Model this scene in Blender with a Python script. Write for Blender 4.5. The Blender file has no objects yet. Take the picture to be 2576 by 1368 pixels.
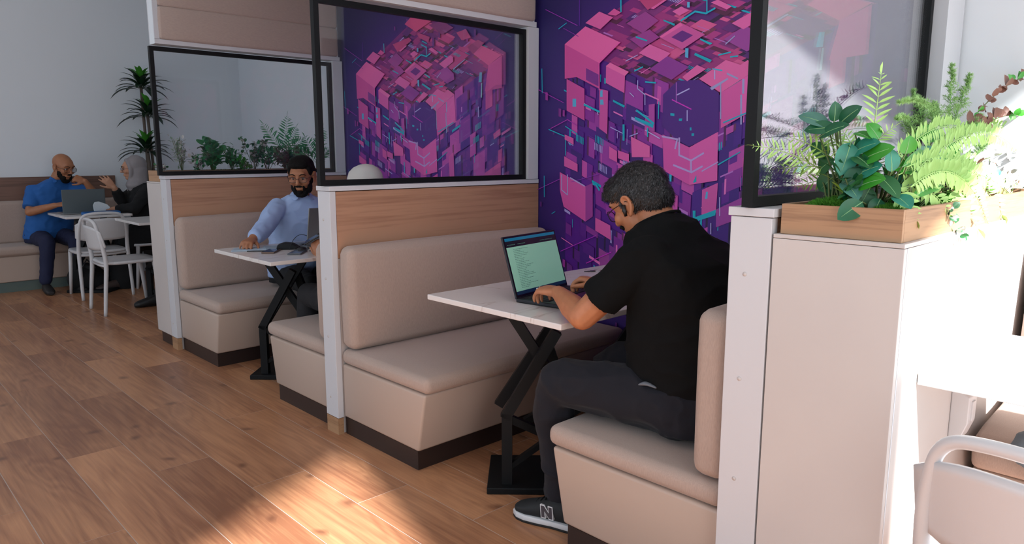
import bpy, bmesh, math, random
import numpy as np
from mathutils import Vector as V, Matrix as M, Quaternion as Q
from math import radians as R, sin, cos, pi
random.seed(7)
sc = bpy.context.scene
COL = sc.collection
# ---------------------------------------------------------------- camera, sky, sun, exposure
cd = bpy.data.cameras.new('camera'); cam = bpy.data.objects.new('camera', cd); COL.objects.link(cam)
cd.sensor_width = 36; cd.lens = 36*1838/2576; cd.clip_start = .05
cam.location = (0, 0, 1.35)
cam.rotation_euler = (R(90-9.293), 0, R(-43.75))
sc.camera = cam
sc.view_settings.view_transform = 'Standard'; sc.view_settings.look = 'None'
sc.view_settings.gamma = 1; sc.view_settings.use_curve_mapping = False
sc.view_settings.exposure = -0.07
w = bpy.data.worlds.new('sky'); sc.world = w; w.use_nodes = True
bg = w.node_tree.nodes['Background']; bg.inputs[0].default_value = (.72, .85, 1, 1); bg.inputs[1].default_value = 1.5
SUN = V((.25, 1, -.746)).normalized()
sd = bpy.data.lights.new('sun', 'SUN'); sd.energy = 21.0; sd.angle = R(2.0); sd.color = (1, .98, .97)
so = bpy.data.objects.new('sun', sd); COL.objects.link(so); so.rotation_euler = SUN.to_track_quat('-Z', 'Y').to_euler()
def area(name, loc, direction, sx, sy, power, color):
    l = bpy.data.lights.new(name, 'AREA'); l.shape = 'RECTANGLE'; l.size = sx; l.size_y = sy; l.energy = power; l.color = color
    o = bpy.data.objects.new(name, l); COL.objects.link(o); o.location = loc
    o.rotation_euler = V(direction).to_track_quat('-Z', 'Z').to_euler(); return o
# daylight coming in through the front glazing; fill lamps added at left and ceiling
area('daylight_front', (.2, -1.55, 1.7), (-.436, .9, 0), 2.6, 2.8, 50, (1, .97, .95))
area('daylight_front_right', (1.9, -.75, 1.3), (-.436, .9, 0), 1.5, 2.3, 16, (.84, .93, 1))
area('fill_left', (-3.0, 2.4, 1.8), (1, 0, -.05), 8, 2.6, 56, (.76, .89, 1))
area('fill_ceiling', (.2, 4.5, 3.4), (0, 0, -1), 5, 8, 12, (.92, .95, 1))
cy = sc.cycles
cy.max_bounces = 7; cy.diffuse_bounces = 4; cy.glossy_bounces = 3; cy.transmission_bounces = 4; cy.transparent_max_bounces = 12
cy.caustics_reflective = False; cy.caustics_refractive = False; cy.sample_clamp_indirect = 6
cy.use_denoising = True
# ---------------------------------------------------------------- helpers
def lin(c):
    if isinstance(c, str): c = [int(c[i:i+2], 16)/255 for i in (0, 2, 4)]
    return tuple(x/12.92 if x <= .04045 else ((x+.055)/1.055)**2.4 for x in c)
MATS = {}
def mat(name, color, rough=.6, metal=0, spec=.5, noise=None, bump=None, emit=None, coat=0, sheen=0):
    if name in MATS: return MATS[name]
    m = bpy.data.materials.new(name); m.use_nodes = True; MATS[name] = m
    nt = m.node_tree; b = nt.nodes['Principled BSDF']
    c = lin(color); b.inputs['Base Color'].default_value = (*c, 1)
    b.inputs['Roughness'].default_value = rough; b.inputs['Metallic'].default_value = metal
    b.inputs['Specular IOR Level'].default_value = spec
    if coat: b.inputs['Coat Weight'].default_value = coat
    if sheen: b.inputs['Sheen Weight'].default_value = sheen
    if emit: b.inputs['Emission Color'].default_value = (*lin(emit[0]), 1); b.inputs['Emission Strength'].default_value = emit[1]
    if noise or bump:
        tc = nt.nodes.new('ShaderNodeTexCoord')
    if noise:   # (scale xyz, second colour, detail, lo, hi)
        mp = nt.nodes.new('ShaderNodeMapping'); mp.inputs['Scale'].default_value = noise[0]
        nt.links.new(tc.outputs['Object'], mp.inputs[0])
        n = nt.nodes.new('ShaderNodeTexNoise'); n.inputs['Scale'].default_value = 1; n.inputs['Detail'].default_value = noise[2]
        nt.links.new(mp.outputs[0], n.inputs['Vector'])
        r = nt.nodes.new('ShaderNodeValToRGB'); e = r.color_ramp.elements
        e[0].position = noise[3]; e[1].position = noise[4]
        e[0].color = (*c, 1); e[1].color = (*lin(noise[1]), 1)
        nt.links.new(n.outputs[0], r.inputs[0]); nt.links.new(r.outputs[0], b.inputs['Base Color'])
    if bump:    # (scale xyz, strength, distance)
        mp = nt.nodes.new('ShaderNodeMapping'); mp.inputs['Scale'].default_value = bump[0]
        nt.links.new(tc.outputs['Object'], mp.inputs[0])
        n = nt.nodes.new('ShaderNodeTexNoise'); n.inputs['Scale'].default_value = 1; n.inputs['Detail'].default_value = 3
        nt.links.new(mp.outputs[0], n.inputs['Vector'])
        bp = nt.nodes.new('ShaderNodeBump'); bp.inputs['Strength'].default_value = bump[1]; bp.inputs['Distance'].default_value = bump[2]
        nt.links.new(n.outputs[0], bp.inputs['Height']); nt.links.new(bp.outputs[0], b.inputs['Normal'])
    return m
def wood(name, dark, light, axis, scale=1, plank=False, knots=False):
    """wood grain running along AXIS (0 x, 1 y)."""
    m = bpy.data.materials.new(name); m.use_nodes = True; MATS[name] = m
    nt = m.node_tree; L = nt.links.new; N = nt.nodes.new; b = nt.nodes['Principled BSDF']
    tc = N('ShaderNodeTexCoord'); oi = N('ShaderNodeObjectInfo')
    add = N('ShaderNodeVectorMath'); add.operation = 'ADD'
    sc_ = N('ShaderNodeVectorMath'); sc_.operation = 'SCALE'; sc_.inputs['Scale'].default_value = 37
    comb = N('ShaderNodeCombineXYZ')
    for i in range(3): L(oi.outputs['Random'], comb.inputs[i])
    L(comb.outputs[0], sc_.inputs[0]); L(tc.outputs['Object'], add.inputs[0])
    if plank: L(sc_.outputs[0], add.inputs[1])
    mp = N('ShaderNodeMapping'); s = [7*scale, 7*scale, 7*scale]; s[axis] = (1.1 if plank else .3)*scale; mp.inputs['Scale'].default_value = s
    L(add.outputs[0], mp.inputs[0])
    n1 = N('ShaderNodeTexNoise'); n1.inputs['Scale'].default_value = .9; n1.inputs['Detail'].default_value = 2; n1.inputs['Distortion'].default_value = .6
    L(mp.outputs[0], n1.inputs['Vector'])
    mul = N('ShaderNodeMath'); mul.operation = 'MULTIPLY'; mul.inputs[1].default_value = 8 if plank else 7; L(n1.outputs[0], mul.inputs[0])
    fr = N('ShaderNodeMath'); fr.operation = 'PINGPONG'; fr.inputs[1].default_value = .5; L(mul.outputs[0], fr.inputs[0])
    mp2 = N('ShaderNodeMapping'); s = [90*scale]*3; s[axis] = 3*scale; mp2.inputs['Scale'].default_value = s
    L(add.outputs[0], mp2.inputs[0])
    n2 = N('ShaderNodeTexNoise'); n2.inputs['Scale'].default_value = 1; n2.inputs['Detail'].default_value = 4; L(mp2.outputs[0], n2.inputs['Vector'])
    n3 = N('ShaderNodeTexNoise'); n3.inputs['Scale'].default_value = .5; n3.inputs['Detail'].default_value = 3; L(mp.outputs[0], n3.inputs['Vector'])
    m1 = N('ShaderNodeMath'); m1.operation = 'MULTIPLY_ADD'; m1.inputs[1].default_value = .34 if not plank else .24; L(fr.outputs[0], m1.inputs[0]); L(n3.outputs[0], m1.inputs[2])
    m2 = N('ShaderNodeMath'); m2.operation = 'MULTIPLY_ADD'; m2.inputs[1].default_value = .5 if plank else .75; L(n2.outputs[0], m2.inputs[0]); L(m1.outputs[0], m2.inputs[2])
    r = N('ShaderNodeValToRGB'); e = r.color_ramp.elements
    e[0].position = .62; e[1].position = 1.12 if not plank else 1.05; e[0].color = (*lin(dark), 1); e[1].color = (*lin(light), 1)
    L(m2.outputs[0], r.inputs[0]); out = r.outputs[0]
    if plank:
        hv = N('ShaderNodeHueSaturation'); L(out, hv.inputs['Color'])
        mr = N('ShaderNodeMapRange'); mr.inputs[3].default_value = .91; mr.inputs[4].default_value = 1.08; L(oi.outputs['Random'], mr.inputs[0]); L(mr.outputs[0], hv.inputs['Value'])
        out = hv.outputs[0]
    if knots:
        mp3 = N('ShaderNodeMapping'); mp3.inputs['Scale'].default_value = (5.0, 4.2, 1); L(add.outputs[0], mp3.inputs[0])
        nd = N('ShaderNodeTexNoise'); nd.inputs['Scale'].default_value = 3; L(add.outputs[0], nd.inputs['Vector'])
        va = N('ShaderNodeVectorMath'); va.operation = 'MULTIPLY_ADD'; va.inputs[1].default_value = (1.1, .6, 0); L(nd.outputs['Color'], va.inputs[0]); L(mp3.outputs[0], va.inputs[2])
        vo = N('ShaderNodeTexVoronoi'); vo.inputs['Scale'].default_value = 1; vo.voronoi_dimensions = '2D'; L(va.outputs[0], vo.inputs['Vector'])
        rk = N('ShaderNodeValToRGB'); rk.color_ramp.elements[0].position = .03; rk.color_ramp.elements[1].position = .17
        rk.color_ramp.elements[0].color = (.75, .75, .75, 1); rk.color_ramp.elements[1].color = (0, 0, 0, 1); L(vo.outputs['Distance'], rk.inputs[0])
        sel = N('ShaderNodeSeparateColor'); L(vo.outputs['Color'], sel.inputs[0])
        gt = N('ShaderNodeMath'); gt.operation = 'GREATER_THAN'; gt.inputs[1].default_value = .74; L(sel.outputs[0], gt.inputs[0])
        mk = N('ShaderNodeMath'); mk.operation = 'MULTIPLY'; L(rk.outputs[0], mk.inputs[0]); L(gt.outputs[0], mk.inputs[1])
        mx = N('ShaderNodeMix'); mx.data_type = 'RGBA'; L(mk.outputs[0], mx.inputs[0]); L(out, mx.inputs[6]); mx.inputs[7].default_value = (*lin('633f2e'), 1)
        out = mx.outputs[2]
    L(out, b.inputs['Base Color'])
    b.inputs['Roughness'].default_value = .36 if plank else .5
    bp = N('ShaderNodeBump'); bp.inputs['Strength'].default_value = .12; bp.inputs['Distance'].default_value = .002; L(m2.outputs[0], bp.inputs['Height']); L(bp.outputs[0], b.inputs['Normal'])
    return m
def link(name, me, m=None, parent=None):
    o = bpy.data.objects.new(name, me); COL.objects.link(o)
    if m is not None:
        for x in (m if isinstance(m, (list, tuple)) else [m]): me.materials.append(x)
    if parent is not None: o.parent = parent
    return o
def tag(o, label=None, cat=None, group=None, kind=None):
    if label: o['label'] = label
    if cat: o['category'] = cat
    if group: o['group'] = group
    if kind: o['kind'] = kind
    return o
def thing(name, label, cat, loc=(0, 0, 0), rz=0, group=None):
    o = bpy.data.objects.new(name, None); COL.objects.link(o); o.location = loc; o.rotation_euler = (0, 0, rz)
    o.empty_display_size = .1
    return tag(o, label, cat, group)
class B:
    """mesh builder"""
    def __init__(s): s.bm = bmesh.new()
    def box(s, x0, y0, z0, x1, y1, z1, bev=0, seg=2, rot=None, smooth=False):
        r = bmesh.ops.create_cube(s.bm, size=1); vs = r['verts']
        bmesh.ops.scale(s.bm, vec=(x1-x0, y1-y0, z1-z0), verts=vs)
        c = V(((x0+x1)/2, (y0+y1)/2, (z0+z1)/2))
        if bev:
            es = list({e for v in vs for e in v.link_edges})
            rr = bmesh.ops.bevel(s.bm, geom=es, offset=bev, segments=seg, profile=.5, affect='EDGES')
            vs = list({v for f in rr['faces'] for v in f.verts} | {v for v in vs if v.is_valid})
            isl = set(vs); st = list(vs)
            while st:
                v = st.pop()
                for e in v.link_edges:
                    q = e.other_vert(v)
                    if q not in isl: isl.add(q); st.append(q)
            vs = list(isl)
        if rot is not None: bmesh.ops.transform(s.bm, matrix=rot if isinstance(rot, M) else M.Rotation(rot, 4, 'Z'), verts=vs)
        bmesh.ops.translate(s.bm, vec=c, verts=vs)
        return vs
    def prism(s, pts, lo, hi, axis='z', bev=0, seg=2):
        """closed outline extruded; axis z: pts xy; y: pts xz; x: pts yz"""
        f = {'z': lambda a, b, h: (a, b, h), 'y': lambda a, b, h: (a, h, b), 'x': lambda a, b, h: (h, a, b)}[axis]
        v0 = [s.bm.verts.new(f(a, b, lo)) for a, b in pts]; v1 = [s.bm.verts.new(f(a, b, hi)) for a, b in pts]
        n = len(pts); fs = [s.bm.faces.new(v0), s.bm.faces.new(v1)]
        for i in range(n): fs.append(s.bm.faces.new((v0[i], v0[(i+1) % n], v1[(i+1) % n], v1[i])))
        bmesh.ops.recalc_face_normals(s.bm, faces=fs)
        if bev:
            es = list({e for f_ in fs for e in f_.edges})
            bmesh.ops.bevel(s.bm, geom=es, offset=bev, segments=seg, profile=.5, affect='EDGES', clamp_overlap=True)
        return s
    def tube(s, pts, rad, n=8, closed=False, flat=1.0, up=None, capped=True):
        pts = [V(p) for p in pts]; m = len(pts)
        rad = rad if isinstance(rad, (list, tuple)) else [rad]*m
        rings = []; prev = None
        for i, p in enumerate(pts):
            if closed: t = pts[(i+1) % m]-pts[i-1]
            else: t = pts[min(i+1, m-1)]-pts[max(i-1, 0)]
            t.normalize()
            if prev is None:
                a = V(up) if up else (V((0, 0, 1)) if abs(t.z) < .9 else V((1, 0, 0)))
                a = (a-t*a.dot(t)).normalized()
            else: a = (prev-t*prev.dot(t)).normalized()
            prev = a; b = t.cross(a)
            rings.append([s.bm.verts.new(p+a*cos(2*pi*k/n)*rad[i]*flat+b*sin(2*pi*k/n)*rad[i]) for k in range(n)])
        fs = []
        for i in range(m if closed else m-1):
            A, C = rings[i], rings[(i+1) % m]
            for k in range(n): fs.append(s.bm.faces.new((A[k], A[(k+1) % n], C[(k+1) % n], C[k])))
        if not closed and capped:
            for rg in (rings[0], rings[-1]): fs.append(s.bm.faces.new(rg))
        for f in fs: f.smooth = True
        bmesh.ops.recalc_face_normals(s.bm, faces=fs)
        return s
    def bar(s, p, q, wd, th, up=(0, 0, 1)):
        """square bar from p to q"""
        p, q = V(p), V(q); t = (q-p).normalized(); a = V(up); a = (a-t*a.dot(t)).normalized(); b = t.cross(a)
        v = [s.bm.verts.new(c+a*i*th/2+b*j*wd/2) for c in (p, q) for i, j in ((1, 1), (1, -1), (-1, -1), (-1, 1))]
        fs = [s.bm.faces.new([v[i] for i in f]) for f in ((0, 1, 2, 3), (4, 5, 6, 7), (0, 1, 5, 4), (1, 2, 6, 5), (2, 3, 7, 6), (3, 0, 4, 7))]
        bmesh.ops.recalc_face_normals(s.bm, faces=fs)
        return s
    def ball(s, c, r, mtx=None, u=12, v=8):
        rr = bmesh.ops.create_uvsphere(s.bm, u_segments=u, v_segments=v, radius=1)
        r = r if isinstance(r, (list, tuple)) else (r, r, r)
        X = M.Diagonal((*r, 1))
        if mtx is not None: X = mtx.to_4x4() @ X
        bmesh.ops.transform(s.bm, matrix=M.Translation(V(c)) @ X, verts=rr['verts'])
        for f in {f for x in rr['verts'] for f in x.link_faces}: f.smooth = True
        return s
    def lathe(s, prof, c=(0, 0, 0), n=20, cap=True):
        rings = [[s.bm.verts.new((c[0]+r*cos(2*pi*k/n), c[1]+r*sin(2*pi*k/n), c[2]+z)) for k in range(n)] for r, z in prof]
        fs = []
        for A, C in zip(rings, rings[1:]):
            for k in range(n): fs.append(s.bm.faces.new((A[k], A[(k+1) % n], C[(k+1) % n], C[k])))
        if cap: fs += [s.bm.faces.new(rings[0]), s.bm.faces.new(rings[-1])]
        for f in fs: f.smooth = True
        bmesh.ops.recalc_face_normals(s.bm, faces=fs); return s
    def mesh(s, smooth=None):
        me = bpy.data.meshes.new('m')
        if smooth is not None:
            for f in s.bm.faces: f.smooth = smooth
        s.bm.to_mesh(me); s.bm.free(); return me
    def obj(s, name, m, parent=None, smooth=None, loc=None):
        me = s.mesh(smooth); me.name = name; o = link(name, me, m, parent)
        if loc is not None: o.location = loc
        return o
def put(name, x0, y0, z0, x1, y1, z1, m, parent=None, bev=0, smooth=None, seg=2):
    """box part; origin at its centre so that grain and checks are local"""
    hx, hy, hz = (x1-x0)/2, (y1-y0)/2, (z1-z0)/2
    b = B(); b.box(-hx, -hy, -hz, hx, hy, hz, bev, seg)
    o = b.obj(name, m, parent, smooth); o.location = (x0+hx, y0+hy, z0+hz); return o
def struct(o): o['kind'] = 'structure'; return o
def dup(root):
    """copy a thing with its parts and sub-parts, sharing mesh data"""
    r = root.copy(); COL.objects.link(r)
    for ch in root.children:
        c = ch.copy(); COL.objects.link(c); c.parent = r
        for g in ch.children:
            d = g.copy(); COL.objects.link(d); d.parent = c
    return r
# ---------------------------------------------------------------- materials
WHITE = mat('white laminate', 'c6c0bc', .42, noise=((3, 3, 3), 'c1bbb8', 2, .3, .7))
TRIM = mat('white trim', 'c9cbcf', .45)
WALLM = mat('pale wall paint', 'dfe4e8', .75, bump=((60, 60, 60), .05, .002))
FABRIC = mat('beige woven fabric', 'b09c90', .9, noise=((500, 500, 70), 'a59287', 4, .35, .68), bump=((700, 700, 300), .22, .0015), sheen=.15)
FABRIC_H = mat('beige header fabric', 'b3a196', .9, noise=((60, 400, 500), 'a99890', 4, .35, .68), bump=((200, 500, 500), .3, .002), sheen=.15)
LEATHER = mat('beige leatherette', 'b3a092', .45, noise=((4, 4, 4), 'b3a093', 2, .3, .7), bump=((260, 260, 260), .08, .001))
PLINTH = mat('dark brown plinth laminate', '2a1f1d', .38)
BLACK = mat('black powder coated metal', '0d0f11', .55, spec=.22, bump=((200, 200, 200), .05, .001))
MARBLE = mat('white marble top', 'e2dedb', .25, noise=((2.2, 5.5, 2), 'dcd8d6', 2, .2, .6))
def marble():
    nt = MARBLE.node_tree; b = nt.nodes['Principled BSDF']; L = nt.links.new; N = nt.nodes.new
    tc = N('ShaderNodeTexCoord'); mp = N('ShaderNodeMapping'); mp.inputs['Scale'].default_value = (1.3, 3.2, 1); mp.inputs['Rotation'].default_value = (0, 0, .5)
    n = N('ShaderNodeTexNoise'); n.inputs['Scale'].default_value = .8; n.inputs['Detail'].default_value = 5; n.inputs['Distortion'].default_value = .8
    L(tc.outputs['Object'], mp.inputs[0]); L(mp.outputs[0], n.inputs['Vector'])
    a = N('ShaderNodeMath'); a.operation = 'SUBTRACT'; a.inputs[1].default_value = .5; L(n.outputs[0], a.inputs[0])
    c = N('ShaderNodeMath'); c.operation = 'ABSOLUTE'; L(a.outputs[0], c.inputs[0])
    r = N('ShaderNodeValToRGB'); e = r.color_ramp.elements; e[0].position = 0; e[1].position = .005
    e[0].color = (*lin('c6bbb5'), 1); e[1].color = (*lin('e0dcd9'), 1); L(c.outputs[0], r.inputs[0]); L(r.outputs[0], b.inputs['Base Color'])
marble()
SKIN = mat('warm brown skin', 'b87a55', .5, noise=((30, 30, 30), 'ad6f4c', 3, .3, .7)); SKIN2 = mat('light brown skin', 'a8714f', .55, noise=((30, 30, 30), '9c6647', 3, .3, .7))
for m_ in (SKIN, SKIN2):
    m_.node_tree.nodes['Principled BSDF'].inputs['Subsurface Weight'].default_value = .08
    m_.node_tree.nodes['Principled BSDF'].inputs['Subsurface Radius'].default_value = (.02, .008, .004)
PLANKM = wood('oak plank tile', '8b5d43', 'bd8963', 1, 1, plank=True, knots=True)
PANELW = wood('walnut panel', '8a604a', 'b0876b', 0, 1.0)
TRAYW = wood('walnut tray', '7b5a40', 'a88361', 1, 2.2)
TRAYWX = wood('walnut tray side', '7b5a40', 'a88361', 0, 2.2)
WHITEP = mat('white moulded plastic', 'cbcacb', .35)
GROUT = mat('pale grout', 'b9aca2', .85)
CHROME = mat('polished steel', 'c8c8ca', .18, 1)
DARKPL = mat('dark grey plastic', '1d1e21', .4)
SILVER = mat('silver aluminium', '8d9092', .38, .7)
GREEN_SOLE = mat('black rubber', '101112', .7)
# glazing: thin clear sheet
def glassmat(name, tint, rough=.0, refl=.12, haze=0):
    m = bpy.data.materials.new(name); m.use_nodes = True; nt = m.node_tree; nt.nodes.clear(); N = nt.nodes.new; L = nt.links.new
    o = N('ShaderNodeOutputMaterial'); t = N('ShaderNodeBsdfTransparent'); t.inputs[0].default_value = (*tint, 1)
    g = N('ShaderNodeBsdfGlossy'); g.inputs['Roughness'].default_value = rough; g.inputs[0].default_value = (1, 1, 1, 1)
    lw = N('ShaderNodeFresnel'); lw.inputs[0].default_value = 1.45
    mr = N('ShaderNodeMath'); mr.operation = 'MULTIPLY'; mr.inputs[1].default_value = refl; L(lw.outputs[0], mr.inputs[0])
    mx = N('ShaderNodeMixShader'); L(mr.outputs[0], mx.inputs[0]); L(t.outputs[0], mx.inputs[1]); L(g.outputs[0], mx.inputs[2])
    out = mx.outputs[0]
    if haze:
        d = N('ShaderNodeBsdfDiffuse'); d.inputs[0].default_value = (.8, .85, .9, 1)
        m2 = N('ShaderNodeMixShader'); m2.inputs[0].default_value = haze; L(out, m2.inputs[1]); L(d.outputs[0], m2.inputs[2]); out = m2.outputs[0]
    L(out, o.inputs[0]); return m
GLASS = glassmat('divider glass', (.945, .95, .96), 0, .6, .006)
LENS = glassmat('spectacle lens', (.97, .96, .98), 0, 1)
# ================================================================ SETTING
XA, XW, XW2 = 1.72, 3.10, 3.95             # aisle face of the booths, mural wall, wall beyond the booths
# floor: grout slab with separate planks
fl = put('floor', -3.3, -3.6, -.06, 4.1, 9.0, -.0008, GROUT); struct(fl)
PW, PL = .2385, 1.255
off = {0: 2.757, 1: 2.342, 2: 1.932}
shared = {}
def plank_mesh(lx, ly):
    k = (round(lx, 3), round(ly, 3))
    if k not in shared:
        b = B(); b.box(-lx/2, -ly/2, -.006, lx/2, ly/2, .0)
        for e in []: pass
        me = b.mesh(); me.name = 'plank'; me.materials.append(PLANKM); shared[k] = me
    return shared[k]
g = .0016
for c in range(-11, 15):
    x0 = .4535+PW*c; x1 = min(x0+PW, 4.1)
    if x1-x0 < .03: continue
    o0 = off[c % 3]
    k = math.floor((-1.6-o0)/PL)
    while o0+k*PL < 9.0:
        y0, y1 = max(o0+k*PL, -2.2), min(o0+(k+1)*PL, 8.99); k += 1
        if y1-y0 < .03: continue
        me = plank_mesh(x1-x0-2*g, y1-y0-2*g)
        p = link('plank', me, None, fl); p.location = V(((x0+x1)/2, (y0+y1)/2, 0)) - fl.location
# ceiling and walls
b = B(); b.prism([(-3.3, -3.53), (3.12, -.42), (4.1, -.42), (4.1, 9.1), (-3.3, 9.1)], 3.6, 3.7); struct(b.obj('ceiling', WALLM))
struct(put('wall_back', -3.3, 8.95, 0, 4.1, 9.1, 3.6, WALLM))
struct(put('wall_right', XW, -.6, 0, XW+.12, 5.34, 3.6, WALLM))
struct(put('wall_right_recess', XW2, 5.34, 0, XW2+.12, 8.95, 3.6, WALLM))
struct(put('wall_return', XW+.12, 5.22, 0, XW2+.12, 5.34, 3.6, WALLM))
# front facade (26 degrees to the booths), with two tall glazed openings
FD = V((.9, .436, 0)).normalized(); FA = math.atan2(.436, .9)
fac = thing('wall_front', None, None, (0, -1.9, 0), FA); fac['kind'] = 'structure'
def fx(X): return X/FD.x
def facp(x0, z0, x1, z1): return put('wall_panel', x0, -.12, z0, x1, 0, z1, WALLM, fac)
facp(fx(-3.3), 0, fx(-1.3), 3.6); facp(fx(-1.3), 3.40, fx(.50), 3.6); facp(fx(.50), 0, fx(1.27), 3.6); facp(fx(1.27), 2.55, fx(3.0), 3.6); facp(fx(3.0), 0, fx(3.25), 3.6)
for i, (a, b_, t) in enumerate(((-1.3, .50, 3.40), (1.27, 3.0, 2.55))):
    wf = thing('window_%d' % (i+1), None, None, (0, -1.9, 0), FA); wf['kind'] = 'structure'
    bb = B()
    for q in (fx(a), fx(b_)-.03): bb.box(q, -.09, 0, q+.03, -.03, t)
    bb.box(fx(a)+.03, -.09, 0, fx(b_)-.03, -.03, .06); bb.obj('window_frame', BLACK, wf)
# left side of the hall: low wall, tall openings added to let in fill
wl = thing('wall_left', None, None, (-3.2, 0, 0)); wl['kind'] = 'structure'
put('wall_panel', -.12, -3.4, 0, 0, 9.0, .5, WALLM, wl); put('wall_panel', -.12, -3.4, 3.1, 0, 9.0, 3.6, WALLM, wl)
for yy in (-3.4, -.4, 2.6, 5.6, 8.6): put('wall_column', -.12, yy, .5, 0, yy+.4, 3.1, WALLM, wl)
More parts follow.
